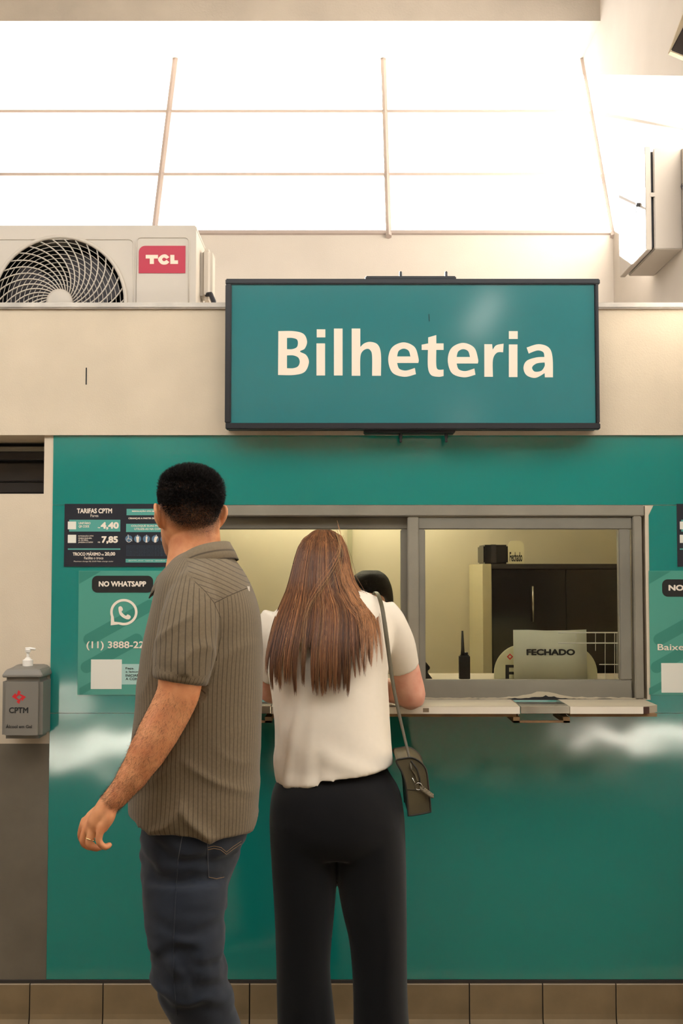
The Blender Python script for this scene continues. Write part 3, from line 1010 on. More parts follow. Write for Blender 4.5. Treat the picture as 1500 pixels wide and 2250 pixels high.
def app_poster(dx, kind, label):
    t = thing('service_poster', label, 'poster', tuple(W(270 + dx, 1527, -0.004)))
    X = lambda v: v + dx
    a, b = W(X(173), 1254, PY), W(X(382), 1527, PY)
    MB().box(a.x, b.x, PY + 0.0008, -0.0027, b.z, a.z).build('sheet', m_post_t, t)
    Q = PY + 0.0008

    def cap(x0, y0, x1, y1, r):
        an = math.atan2(y1 - y0, x1 - x0)
        pts = [(X(x1) + r * math.cos(an - math.pi / 2 + k_ * math.pi / 12), y1 + r * math.sin(an - math.pi / 2 + k_ * math.pi / 12)) for k_ in range(13)]
        pts += [(X(x0) + r * math.cos(an + math.pi / 2 + k_ * math.pi / 12), y0 + r * math.sin(an + math.pi / 2 + k_ * math.pi / 12)) for k_ in range(13)]
        return pts
    fill_px('stripe', [cap(196, 1405, 328, 1331, 13)], Q - 0.0004, m_post_d, t)
    fill_px('stripe', [cap(190, 1466, 300, 1405, 13)], Q - 0.0004, m_post_d, t)
    fill_px('stripe', [[(X(174), 1255), (X(222), 1255), (X(174), 1283)]], Q - 0.0004, m_post_d, t)
    fill_px('stripe', [[(X(174), 1526), (X(174), 1512), (X(230), 1482), (X(258), 1482), (X(180), 1526)]], Q - 0.0004, m_post_d, t)
    if kind == 0:
        pxrrect('title_pill', X(202), 1265, X(336), 1302, Q - 0.0008, 0.0008, 12, m_pill, t)
        text_px('lettering', 'NO WHATSAPP', X(217), 1277, X(321), 1289, Q - 0.001, m_print, t, 0.045)
        # speech-bubble emblem with a telephone
        ring_o = [(X(272) + 30 * math.cos(math.radians(a_)), 1345 + 29 * math.sin(math.radians(a_))) for a_ in range(-215, 106, 8)]
        ring_o = [(X(272) + 30 * math.cos(math.radians(a_)), 1345 + 29 * math.sin(math.radians(a_))) for a_ in range(-200, 113, 8)] + [(X(243), 1374)]
        ring_i = [(X(272) + 24.5 * math.cos(math.radians(a_)), 1345 + 23.5 * math.sin(math.radians(a_))) for a_ in range(-205, 112, 8)] + [(X(251), 1366)]
        fill_px('emblem_bubble', [ring_o, ring_i], Q - 0.001, m_print, t)
        ph = [(X(260), 1336), (X(264), 1332), (X(268), 1334), (X(270), 1340), (X(267), 1344), (X(272), 1350), (X(277), 1353), (X(280), 1350), (X(286), 1353), (X(287), 1357), (X(282), 1361), (X(272), 1358), (X(263), 1350)]
        fill_px('emblem_handset', [smooth_outline(ph, 4)], Q - 0.001, m_print, t)
        text_px('lettering', '(11) 3888-2200', X(190), 1409, X(341), 1429, Q - 0.001, m_print, t, 0.02)
    else:
        pxrrect('title_pill', X(202), 1273, X(336), 1311, Q - 0.0008, 0.0008, 12, m_pill, t)
        text_px('lettering', 'NO APP', X(216), 1285, X(292), 1298, Q - 0.001, m_print, t, 0.045)
        text_px('lettering', 'Baixe na loja', X(192), 1415, X(330), 1433, Q - 0.001, m_print, t, 0.012)
    oy = 0 if kind == 0 else 8
    pxbox('text_strip', X(260), 1459 + oy, X(352), 1504 + oy, Q - 0.0006, 0.0006, m_pale, t)
    pxbox('code_square', X(200), 1449 + oy, X(267), 1514 + oy, Q - 0.0009, 0.0009, m_paper, t)
    for i, s in enumerate(('Faça', 'a leitura para', 'INICIAR', 'A CONVERSA') if kind == 0 else ('Faça', 'a leitura para', 'BAIXAR', 'O APP')):
        text_px('lettering', s, X(276), 1466 + i * 7.6 + oy, X(276 + (17, 52, 29, 52)[i]), 1471.5 + i * 7.6 + oy, Q - 0.0008, m_ink, t, 0.012)
    return t


app_poster(0, 0, 'teal poster headed NO WHATSAPP with a speech bubble emblem')
app_poster(1252, 1, 'teal poster headed NO APP beside the window frame')

# ================================================================ gel dispenser on the left wall
m_disp = mat('dispenser_grey', rgb(124, 118, 108), 0.5, var=0.06, vscale=8)
m_disp_d = mat('dispenser_side', rgb(92, 88, 80), 0.5)
m_pump = mat('pump_white', rgb(232, 226, 216), 0.4)
m_lred = mat('emblem_red', rgb(200, 34, 40), 0.5)
DY = -0.12
gd = thing('gel_dispenser', 'grey wall dispenser for alcohol gel with a white pump top', 'dispenser', tuple(W(55, 1625, -0.05)))
a, b = W(4, 1490, DY), W(91, 1624, DY)
x0, x1, z0, z1 = a.x, b.x, b.z, a.z
MB().box(x0, x1, DY, -0.001, z0, z1).build('body', m_disp, gd, bevel=0.012, seg=4)
zt = W(50, 1463, -0.06).z
lid = []
for (ins, h) in ((0.0, 0.0), (0.001, 0.010), (0.010, 0.026), (0.028, 0.034), (0.05, 0.037)):
    r = rrect(x0 + ins, x1 - ins * 0.9, 0, 1, 0.001)
    yy0, yy1 = DY + ins * 0.8, -0.001
    z_ = z1 + 0.0015 + h * (zt - z1) / 0.037
    lid.append([(x0 + ins, yy0, z_), (x1 - ins, yy0, z_), (x1 - ins * 0.5, yy1, z_), (x0 + ins * 0.5, yy1, z_)])
MB().rings(lid).build('lid', m_disp, gd, bevel=0.004, seg=2)
pc = W(61, 1462, -0.07)
MB().lathe([(0.0165, -0.002), (0.0165, 0.017), (0.011, 0.020), (0.008, 0.024), (0.005, 0.026), (0.0045, 0.040), (0.0085, 0.042), (0.0095, 0.050), (0.006, 0.053)], (pc.x, pc.y, pc.z), 20).build('pump', m_pump, gd, auto=0.7)
MB().tube([(pc.x - 0.008, pc.y - 0.002, pc.z + 0.0535), (pc.x + 0.006, pc.y, pc.z + 0.054), (pc.x + 0.024, pc.y, pc.z + 0.0515)], [0.004, 0.0045, 0.0035], 8).build('nozzle', m_pump, gd, smooth=True)
em = [[(42, 1518), (57, 1531), (42, 1546), (26, 1531)], [(42, 1525), (36, 1531), (42, 1538), (48, 1531)]]
fill_px('emblem', [[(40, 1516), (46, 1521), (43, 1524), (57, 1531), (49, 1540), (46, 1536), (42, 1547), (36, 1542), (39, 1539), (26, 1531), (33, 1523), (37, 1527)],
                   [(42, 1527), (36, 1532), (42, 1537), (48, 1531)]], DY - 0.0006, m_lred, gd)
text_px('lettering', 'CPTM', 20, 1554, 62, 1567, DY - 0.0004, m_ink, gd, 0.025)
text_px('lettering', 'Álcool em Gel', 13, 1591, 70, 1600, DY - 0.0004, m_ink, gd, 0.02)

# ================================================================ things inside the booth
m_ivory = mat('ivory_metal', rgb(200, 190, 150), 0.5)
m_dglass = mat('cabinet_black', rgb(22, 22, 24), 0.18, spec=0.6)
m_dark = mat('cabinet_trim', rgb(40, 38, 38), 0.5)
CY = 0.80
c0, c1 = W(1060, 1239, CY), W(1420, 1239, CY)
cxl, cxr, czt = c0.x, min(c1.x, XR - 0.04), c0.z
cab = thing('tall_cabinet', 'tall dark glazed cabinet with an ivory side behind the closed window', 'cabinet', ((cxl + cxr) / 2, 1.0, 0.06))
MB().box(cxl, cxl + 0.035, CY, 1.29, 0.061, czt).build('side_panel', m_ivory, cab, bevel=0.002)
MB().box(cxl + 0.035, cxr, CY + 0.02, 1.29, 0.061, czt - 0.02).build('carcass', m_dark, cab)
MB().box(cxl + 0.035, cxr, CY, 1.29, czt - 0.02, czt).build('top_rail', m_dark, cab, bevel=0.002)
mid = W(1243, 1300, CY).x
for (xa, xb) in ((cxl + 0.037, mid - 0.001), (mid + 0.001, cxr)):
    d = MB().box(xa, xb, CY, CY + 0.018, 0.10, czt - 0.022).build('door', m_dglass, cab, bevel=0.002)
hx = W(1169, 1300, CY).x
MB().tube([(hx, CY - 0.014, W(1169, 1288, CY).z), (hx, CY - 0.014, W(1169, 1366, CY).z)], 0.0045, 8).build('door_handle', m_tray, cab, smooth=True, label='slim vertical steel handle')
m_blackp = mat('black_plastic', rgb(18, 18, 20), 0.35)
k0 = W(1062, 1197, CY + 0.04)
bxo = thing('taped_box', 'small black taped box lying on top of the tall cabinet', 'box', (k0.x + 0.05, CY + 0.1, czt))
k1 = W(1116, 1238, CY + 0.04)
MB().box(k0.x, k1.x, CY + 0.04, CY + 0.24, czt + 0.0005, k0.z).build('carton', m_blackp, bxo, bevel=0.006)
MB().box(k0.x + 0.03, k0.x + 0.05, CY + 0.0385, CY + 0.2415, czt + 0.003, k0.z + 0.001).build('tape', mat('tape', rgb(60, 58, 60), 0.2), bxo)


def arch(xl, yt, xr, yb, Y, rp):
    a, b = W(xl, yt, Y), W(xr, yb, Y)
    return rrect(a.x, b.x, b.z, a.z, rp * PXM(Y), k=10, corners=(0, 0, 1, 1))


sgn = thing('closed_sign', 'small ivory arched sign reading Fechado on top of the cabinet', 'sign', tuple(W(1133, 1238, CY + 0.03)))
a = W(1116, 1188, CY + 0.02)
b = W(1151, 1238, CY + 0.02)
MB().prism_y(rrect(a.x, b.x, czt + 0.0005, a.z, 0.021, k=10, corners=(0, 0, 1, 1)), CY + 0.02, CY + 0.03).build('plate', mat('ivory_sign', rgb(228, 220, 180), 0.5), sgn)
text_px('lettering', 'Fechado', 1119, 1213, 1147, 1234, CY + 0.02, m_ink, sgn, 0.03)
# things on the inner sill
zsill = W(1200, 1500, 0.16).z
structure(box('trim_sill', -0.85, XR - 0.04, 0.121, 0.52, zsill - 0.03, zsill, m_white))
ars = thing('arched_closed_sign', 'large white arched sign mostly hidden by the paper notice', 'sign', tuple(W(1198, 1494, 0.30)))
a, b = W(1085, 1424, 0.30), W(1312, 1496, 0.30)
MB().prism_y(rrect(a.x, b.x, zsill + 0.0005, a.z + 0.012, 0.10, k=12, corners=(0, 0, 1, 1)), 0.30, 0.308).build('plate', mat('ivory_sign2', rgb(214, 212, 178), 0.5), ars)
fill_px('letter', [[(1110, 1461), (1150, 1461), (1150, 1467), (1118, 1467), (1118, 1476), (1150, 1476), (1150, 1482), (1118, 1482), (1118, 1494), (1110, 1494)]], 0.2993, m_ink, ars)
fill_px('emblem', [[(1120, 1436), (1127, 1443), (1120, 1450), (1113, 1443)], [(1120, 1439.5), (1116.5, 1443), (1120, 1446.5), (1123.5, 1443)]], 0.2993, m_lred, ars)
np_ = thing('paper_notice', 'white paper sheet reading FECHADO standing behind the glass', 'notice', tuple(W(1206, 1494, 0.26)))
pts = [(1127, 1384), (1160, 1384), (1200, 1385.5), (1240, 1385), (1287, 1383)]
top = [W(x, y, 0.26) for x, y in pts]
mb = MB()
nn = len(pts)
vs = []
for i, p in enumerate(top):
    yy = 0.26 + 0.006 * math.sin(i * 1.3)
    vs += [(p.x, yy, p.z), (p.x, yy - 0.004, (p.z + zsill) / 2), (p.x + 0.002, yy + 0.002, zsill + 0.0005)]
fs = []
for i in range(nn - 1):
    for j in range(2):
        k0_ = i * 3 + j
        fs.append((k0_, k0_ + 1, k0_ + 4, k0_ + 3))
o = mesh_obj('sheet', vs, fs, mat('notice_paper', rgb(216, 218, 200), 0.6), np_, smooth=True)
sol = o.modifiers.new('thickness', 'SOLIDIFY')
sol.thickness = 0.0006
text_px('lettering', 'FECHADO', 1156, 1426, 1263, 1440, 0.252, m_ink, np_, 0.05)
# two-way radio
rad = thing('two_way_radio', 'black two way radio with a stub antenna standing on the booth sill', 'radio', tuple(W(1020, 1494, 0.24)))
a, b = W(1009, 1440, 0.24), W(1033, 1496, 0.24)
MB().box(a.x, b.x, 0.24, 0.275, zsill + 0.0005, a.z).build('body', m_blackp, rad, bevel=0.004)
ap = W(1016, 1386, 0.255)
MB().tube([(ap.x, 0.255, a.z - 0.005), (ap.x, 0.255, a.z + 0.02), (ap.x - 0.001, 0.255, ap.z)], [0.0085, 0.006, 0.0035], 10).build('antenna', m_blackp, rad, smooth=True)
MB().lathe([(0.006, 0.0), (0.006, 0.010), (0.004, 0.011)], (b.x - 0.012, 0.257, a.z - 0.001), 10).build('volume_knob', m_blackp, rad)
# window reflection in the glass, modelled as thin white bars
m_reflection = mat('reflection_white', rgb(236, 236, 230), 0.3)
rfl = thing('reflection_grid', 'white bars behind the glass standing in for a window reflection beside the paper notice', 'reflection', tuple(W(1300, 1490, 0.22)))
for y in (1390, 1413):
    MB().tube([W(1226, y, 0.22), W(1357, y, 0.22)], 0.0022, 6).build('reflection_bar', m_reflection, rfl)
MB().tube([W(1316, 1460, 0.22), W(1357, 1460, 0.22)], 0.0016, 6).build('reflection_bar', m_reflection, rfl)
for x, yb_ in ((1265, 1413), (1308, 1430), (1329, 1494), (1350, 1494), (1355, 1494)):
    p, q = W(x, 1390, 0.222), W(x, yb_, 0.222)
    MB().tube([p, (q.x, 0.222, max(q.z, zsill + 0.001))], 0.0011, 5).build('reflection_upright', m_reflection, rfl)
# dark monitor edge at the clerk's side
mo = thing('monitor', 'black monitor edge beside the centre post of the window', 'monitor', tuple(W(938, 1494, 0.3)))
p = [W(x, y, 0.30) for x, y in ((900, 1448), (936, 1455), (946, 1468), (938, 1476), (952, 1494), (900, 1494))]
MB().prism_y([(q.x, q.z) for q in reversed(p)], 0.30, 0.34).build('casing', m_blackp, mo, bevel=0.003)
# ================================================================ people: tools
def interp_rows(rows, step=8):
    """densify rows (py, xl, xr, Yc, hd) smoothly down the figure"""
    rows = [tuple(r) for r in rows]
    ys = np.array([r[0] for r in rows], float)
    cols = np.array([r[1:5] for r in rows], float)
    out = []
    n = max(2, int((ys[-1] - ys[0]) / step))
    yy = np.linspace(ys[0], ys[-1], n + 1)
    res = []
    for c in range(cols.shape[1]):
        v = cols[:, c]
        m = np.gradient(v, ys)
        idx = np.clip(np.searchsorted(ys, yy, side='right') - 1, 0, len(ys) - 2)
        h = ys[idx + 1] - ys[idx]
        t = (yy - ys[idx]) / h
        res.append((2 * t**3 - 3 * t**2 + 1) * v[idx] + (t**3 - 2 * t**2 + t) * h * m[idx] + (-2 * t**3 + 3 * t**2) * v[idx + 1] + (t**3 - t**2) * h * m[idx + 1])
    return [(yy[i], res[0][i], res[1][i], res[2][i], res[3][i]) for i in range(len(yy))]


def loft_rows(rows, e=2.3, n=40, dense=True, grow=0.0, tilt=None):
    """closed loft: each row is a superellipse covering xl..xr at depth Yc with half depth hd"""
    rs = []
    rr = interp_rows(rows) if dense else rows
    for (py, xl, xr, Yc, hd) in rr:
        c = W((xl + xr) / 2, py, Yc)
        hw = (xr - xl) / 2 * PXM(Yc) + grow
        h2 = hd + grow
        ring = []
        for j in range(n):
            a = 2 * math.pi * j / n
            ca, sa = math.cos(a), math.sin(a)
            x = hw * math.copysign(abs(ca) ** (2 / e), ca)
            y = h2 * math.copysign(abs(sa) ** (2 / e), sa)
            dz_ = tilt(py, x / max(hw, 1e-6), y / max(h2, 1e-6)) if tilt else 0.0
            ring.append((c.x + x, c.y + y, c.z + dz_))
        rs.append(ring)
    return rs


def px_chain(pts):
    """[(px, py, Y, r_px)] -> points, radii in metres"""
    return [W(p[0], p[1], p[2]) for p in pts], [p[3] * PXM(p[2]) for p in pts]


def smooth_chain(P, R, k=5):
    out, ro = [], []
    n = len(P)
    for i in range(n - 1):
        p0, p1, p2, p3 = P[max(i - 1, 0)], P[i], P[i + 1], P[min(i + 2, n - 1)]
        for q in range(k):
            t = q / k
            out.append(0.5 * ((2 * p1) + (p2 - p0) * t + (2 * p0 - 5 * p1 + 4 * p2 - p3) * t * t + (3 * p1 - p0 - 3 * p2 + p3) * t**3))
            ro.append(R[i] + (R[i + 1] - R[i]) * (3 * t * t - 2 * t**3))
    out.append(P[-1])
    ro.append(R[-1])
    return out, ro


def limb(mb, pts, n=20, k=5, round_ends=True, flat=None):
    P, R = px_chain(pts) if not isinstance(pts[0][0], Vector) else ([p[0] for p in pts], [p[1] for p in pts])
    P, R = smooth_chain(P, R, k)
    if round_ends:
        d0 = (P[0] - P[1]).normalized()
        d1 = (P[-1] - P[-2]).normalized()
        ext = [(0.35, 0.93), (0.65, 0.76), (0.88, 0.47), (0.97, 0.2)]
        P = [P[0] + d0 * R[0] * a for a, b in reversed(ext)] + P + [P[-1] + d1 * R[-1] * a for a, b in ext]
        R = [R[0] * b for a, b in reversed(ext)] + R + [R[-1] * b for a, b in ext]
    mb.tube(P, R, n, True, False, flat)


def remesh(mb, voxel, smooth=3):
    """union of closed shapes as one continuous surface -> (verts, faces)"""
    me = bpy.data.meshes.new('tmp')
    me.from_pydata(mb.v, [], mb.f)
    me.update()
    bm = bmesh.new()
    bm.from_mesh(me)
    bmesh.ops.recalc_face_normals(bm, faces=bm.faces)
    bm.to_mesh(me)
    bm.free()
    o = bpy.data.objects.new('tmp', me)
    COL.objects.link(o)
    md = o.modifiers.new('r', 'REMESH')
    md.mode = 'VOXEL'
    md.voxel_size = voxel
    md.adaptivity = 0.0
    dg = bpy.context.evaluated_depsgraph_get()
    m2 = bpy.data.meshes.new_from_object(o.evaluated_get(dg))
    co = np.empty(len(m2.vertices) * 3)
    m2.vertices.foreach_get('co', co)
    co = co.reshape(-1, 3)
    fl = np.empty(len(m2.loops), np.int64)
    m2.loops.foreach_get('vertex_index', fl)
    fs = fl.reshape(-1, 4) if len(fl) == 4 * len(m2.polygons) else None
    if fs is None:
        fs = [tuple(p.vertices) for p in m2.polygons]
    bpy.data.objects.remove(o)
    bpy.data.meshes.remove(me)
    bpy.data.meshes.remove(m2)
    co = lap(co, fs, smooth)
    return co, fs


def lap(co, fs, it, lam=0.5, mask=None):
    f = np.asarray(fs)
    e = np.concatenate([f[:, [0, 1]], f[:, [1, 2]], f[:, [2, 3]], f[:, [3, 0]]])
    deg = np.bincount(e[:, 0], minlength=len(co)) + np.bincount(e[:, 1], minlength=len(co))
    deg = np.maximum(deg, 1)[:, None]
    for _ in range(it):
        for l in (lam, -lam * 0.9 if it > 6 else 0):
            if l == 0:
                continue
            acc = np.zeros_like(co)
            np.add.at(acc, e[:, 0], co[e[:, 1]])
            np.add.at(acc, e[:, 1], co[e[:, 0]])
            d = (acc / deg - co) * l
            co = co + (d if mask is None else d * mask[:, None])
    return co


def vnormals(co, fs):
    f = np.asarray(fs)
    nrm = np.cross(co[f[:, 2]] - co[f[:, 0]], co[f[:, 3]] - co[f[:, 1]])
    vn = np.zeros_like(co)
    for k_ in range(4):
        np.add.at(vn, f[:, k_], nrm)
    return vn / np.maximum(np.linalg.norm(vn, axis=1, keepdims=True), 1e-12)


def skin_obj(name, co, fs, m, parent, attrs=None, cattr=None, label=None):
    me = bpy.data.meshes.new(name)
    f = np.asarray(fs, dtype=np.int32)
    me.vertices.add(len(co))
    me.vertices.foreach_set('co', co.astype(np.float32).ravel())
    me.loops.add(f.size)
    me.loops.foreach_set('vertex_index', f.ravel())
    me.polygons.add(len(f))
    me.polygons.foreach_set('loop_start', np.arange(0, f.size, 4, dtype=np.int32))
    me.polygons.foreach_set('use_smooth', np.ones(len(f), dtype=bool))
    me.update(calc_edges=True)
    me.validate()
    me.materials.append(m)
    for k_, v in (attrs or {}).items():
        at = me.attributes.new(k_, 'FLOAT', 'POINT')
        at.data.foreach_set('value', v.astype(np.float32))
    for k_, v in (cattr or {}).items():
        at = me.attributes.new(k_, 'FLOAT_COLOR', 'POINT')
        c4 = np.concatenate([v, np.ones((len(v), 1))], 1)
        at.data.foreach_set('color', c4.astype(np.float32).ravel())
    o = bpy.data.objects.new(name, me)
    link(o, parent)
    if label:
        o['label'] = label
    return o


def pnoise(co, scale, seed=0.0, oct_=2):
    return np.array([noise.fractal(Vector((p[0] * scale[0] + seed, p[1] * scale[1] + seed * 0.7, p[2] * scale[2])), 1.0, 2.0, oct_) for p in co])


def cloth_mat(name, col, col2, weave=900, rough=0.9, bump=0.25, stripe=None, attr='su', mottled=0.25, mscale=40):
    m = bpy.data.materials.new(name)
    m.use_nodes = True
    nt = m.node_tree
    L = nt.links
    b = nt.nodes['Principled BSDF']
    b.inputs['Roughness'].default_value = rough
    b.inputs['Specular IOR Level'].default_value = 0.2
    b.inputs['Sheen Weight'].default_value = 0.15
    tc = nt.nodes.new('ShaderNodeTexCoord')
    n1 = nt.nodes.new('ShaderNodeTexNoise')
    n1.inputs['Scale'].default_value = mscale
    n1.inputs['Detail'].default_value = 5
    L.new(tc.outputs['Object'], n1.inputs['Vector'])
    mx = nt.nodes.new('ShaderNodeMix')
    mx.data_type = 'RGBA'
    mx.inputs['A'].default_value = col
    mx.inputs['B'].default_value = tuple(c_ * (1 - mottled) for c_ in col[:3]) + (1,)
    L.new(n1.outputs['Fac'], mx.inputs['Factor'])
    last = mx.outputs['Result']
    if stripe:
        at = nt.nodes.new('ShaderNodeAttribute')
        at.attribute_name = attr
        md = nt.nodes.new('ShaderNodeMath')
        md.operation = 'PINGPONG'
        md.inputs[1].default_value = stripe / 2
        L.new(at.outputs['Fac'], md.inputs[0])
        mr = nt.nodes.new('ShaderNodeMapRange')
        mr.inputs['From Min'].default_value = 0.0
        mr.inputs['From Max'].default_value = stripe * 0.13
        mr.inputs['To Min'].default_value = 0.85
        mr.inputs['To Max'].default_value = 0.0
        L.new(md.outputs[0], mr.inputs['Value'])
        m2 = nt.nodes.new('ShaderNodeMix')
        m2.data_type = 'RGBA'
        m2.inputs['B'].default_value = col2
        L.new(mr.outputs['Result'], m2.inputs['Factor'])
        L.new(last, m2.inputs['A'])
        last = m2.outputs['Result']
    L.new(last, b.inputs['Base Color'])
    n2 = nt.nodes.new('ShaderNodeTexNoise')
    n2.inputs['Scale'].default_value = weave
    n2.inputs['Detail'].default_value = 2
    L.new(tc.outputs['Object'], n2.inputs['Vector'])
    bp = nt.nodes.new('ShaderNodeBump')
    bp.inputs['Strength'].default_value = bump
    bp.inputs['Distance'].default_value = 0.002
    L.new(n2.outputs['Fac'], bp.inputs['Height'])
    L.new(bp.outputs['Normal'], b.inputs['Normal'])
    return m


def head_shapes(mb, M, s=1.0, nose=True):
    """head in local axes (x right, y forward, z up from chin), placed by matrix M"""
    sl = [(-0.004, 0.016, 0.078, 0.045), (0.002, 0.030, 0.088, 0.02), (0.02, 0.046, 0.092, -0.01), (0.045, 0.057, 0.089, -0.035), (0.07, 0.063, 0.088, -0.060), (0.095, 0.067, 0.084, -0.084),
          (0.115, 0.070, 0.080, -0.096), (0.135, 0.073, 0.086, -0.103), (0.155, 0.075, 0.086, -0.106), (0.18, 0.074, 0.078, -0.104), (0.20, 0.068, 0.062, -0.094), (0.217, 0.055, 0.040, -0.075), (0.228, 0.036, 0.012, -0.05), (0.235, 0.010, -0.015, -0.025)]
    rs = []
    for (z, hw, f, b_) in sl:
        ring = []
        for j in range(32):
            a = 2 * math.pi * j / 32
            y = (f + b_) / 2 + (f - b_) / 2 * math.sin(a)
            x = hw * math.copysign(abs(math.cos(a)) ** 0.9, math.cos(a))
            ring.append(M @ Vector((x * s, y * s, z * s)))
        rs.append(ring)
    mb.rings(rs)
    L = lambda x, y, z: M @ Vector((x * s, y * s, z * s))
    if nose:
        limb(mb, [(L(0, 0.080, 0.122), 0.008 * s), (L(0, 0.096, 0.098), 0.010 * s), (L(0, 0.102, 0.082), 0.013 * s)], 10, 3)
        for sx in (-1, 1):
            limb(mb, [(L(sx * 0.010, 0.090, 0.078), 0.008 * s), (L(sx * 0.013, 0.086, 0.080), 0.006 * s)], 8, 2)
            limb(mb, [(L(sx * 0.012, 0.084, 0.131), 0.006 * s), (L(sx * 0.045, 0.070, 0.132), 0.006 * s)], 8, 3)
        limb(mb, [(L(-0.022, 0.084, 0.056), 0.005 * s), (L(0, 0.091, 0.059), 0.007 * s), (L(0.022, 0.084, 0.056), 0.005 * s)], 8, 3)
        limb(mb, [(L(-0.018, 0.084, 0.048), 0.005 * s), (L(0, 0.090, 0.046), 0.008 * s), (L(0.018, 0.084, 0.048), 0.005 * s)], 8, 3)
    for sx in (-1, 1):
        # ear: helix rim, lobe and concha
        rim_ = [(0.070, 0.002, 0.118), (0.080, -0.004, 0.135), (0.087, -0.014, 0.142), (0.091, -0.026, 0.137), (0.090, -0.031, 0.122), (0.084, -0.026, 0.104), (0.076, -0.014, 0.090), (0.070, -0.006, 0.088)]
        limb(mb, [(L(sx * x, y, z), 0.0052 * s) for x, y, z in rim_], 10, 4)
        rs = []
        for k_ in range(5):
            t = k_ / 4
            rs.append((L(sx * (0.073 + 0.005 * math.sin(t * 3.1)), -0.008 - 0.010 * t * 0.5, 0.096 + 0.036 * t), (0.009 + 0.004 * math.sin(t * 3.1)) * s))
        limb(mb, rs, 10, 3)
        limb(mb, [(L(sx * 0.078, -0.012, 0.100), 0.006 * s), (L(sx * 0.084, -0.020, 0.116), 0.0075 * s), (L(sx * 0.084, -0.018, 0.130), 0.006 * s)], 10, 3)


def strands(name, roots, paths_fn, n, m, parent, width, cols, seg=8, sides=3, taper=0.3):
    """many thin tubes in one mesh. paths_fn(i) -> (seg+1, 3) array; cols(i) -> rgb"""
    V, F, Cc = [], [], []
    base = 0
    ang = [2 * math.pi * q / sides for q in range(sides)]
    for i in range(n):
        P = paths_fn(i)
        if P is None:
            continue
        k1 = len(P)
        T = np.gradient(P, axis=0)
        T /= np.maximum(np.linalg.norm(T, axis=1, keepdims=True), 1e-9)
        up = np.array([0.0, 1.0, 0.0]) if abs(T[0][1]) < 0.8 else np.array([1.0, 0.0, 0.0])
        A = np.cross(T, up)
        A /= np.maximum(np.linalg.norm(A, axis=1, keepdims=True), 1e-9)
        B = np.cross(T, A)
        w = width * (1 - (1 - taper) * np.linspace(0, 1, k1) ** 3)
        for q in ang:
            pass
        ring = np.stack([P + A * (w * math.cos(q))[:, None] + B * (w * math.sin(q))[:, None] for q in ang], 1)
        V.append(ring.reshape(-1, 3))
        idx = base + np.arange(k1 * sides).reshape(k1, sides)
        a = idx[:-1]
        b = idx[1:]
        F.append(np.stack([a, np.roll(a, -1, 1), np.roll(b, -1, 1), b], -1).reshape(-1, 4))
        Cc.append(np.repeat(np.array([cols(i)]), k1 * sides, 0))
        base += k1 * sides
    co = np.concatenate(V)
    fs = np.concatenate(F)
    cc = np.concatenate(Cc)
    return skin_obj(name, co, fs, m, parent, cattr={'hcol': cc})


def bvh_of(co, fs):
    return BVHTree.FromPolygons([tuple(p) for p in co], [tuple(int(i) for i in f) for f in fs])


def on_surface(bvh, px, py, off=0.001, default=None):
    d = (W(px, py, 0) - CAM).normalized()
    h = bvh.ray_cast(CAM, d)
    if h[0] is None:
        return default
    return h[0] + h[1] * (off if h[1].dot(d) < 0 else -off)


def line_on(bvh, pts, name, m, parent, r=0.0008, off=0.0006, n=24, label=None):
    """a thin stitched line laid on a garment"""
    Q = []
    for i in range(len(pts) - 1):
        for k_ in range(n // (len(pts) - 1) + 1):
            t = k_ / (n // (len(pts) - 1) + 1)
            Q.append((pts[i][0] + (pts[i + 1][0] - pts[i][0]) * t, pts[i][1] + (pts[i + 1][1] - pts[i][1]) * t))
    Q.append(pts[-1])
    P = [on_surface(bvh, x, y, off) for x, y in Q]
    P = [p for p in P if p is not None]
    if len(P) < 2:
        return None
    return MB().tube(P, r, 5).build(name, m, parent, smooth=True, label=label)


def shoe(name, parent, heel, direction, L, m, m_sole):
    """low shoe standing on the floor, heel at (x, y), pointing along direction"""
    d = Vector((direction[0], direction[1], 0)).normalized()
    s_ = Vector((-d.y, d.x, 0))
    rs, so = [], []
    for t, hw, h in ((0.0, 0.022, 0.055), (0.05, 0.030, 0.07), (0.25, 0.033, 0.075), (0.45, 0.036, 0.070), (0.65, 0.044, 0.052), (0.85, 0.042, 0.040), (0.96, 0.028, 0.034), (1.0, 0.010, 0.026)):
        c_ = Vector((heel[0], heel[1], 0)) + d * (L * t)
        rs.append([c_ + s_ * (hw * math.cos(2 * math.pi * j / 16)) + Vector((0, 0, 0.022 + (h - 0.022) * (0.5 + 0.5 * math.sin(2 * math.pi * j / 16)))) for j in range(16)])
        so.append([c_ + s_ * (hw * 1.08)+ Vector((0, 0, 0.0005)), c_ + s_ * (hw * 1.08) + Vector((0, 0, 0.024)), c_ - s_ * (hw * 1.08) + Vector((0, 0, 0.024)), c_ - s_ * (hw * 1.08) + Vector((0, 0, 0.0005))])
    o = MB().rings(rs).build(name, m, parent, smooth=True)
    MB().rings(so).build('sole', m_sole, o)
    return o


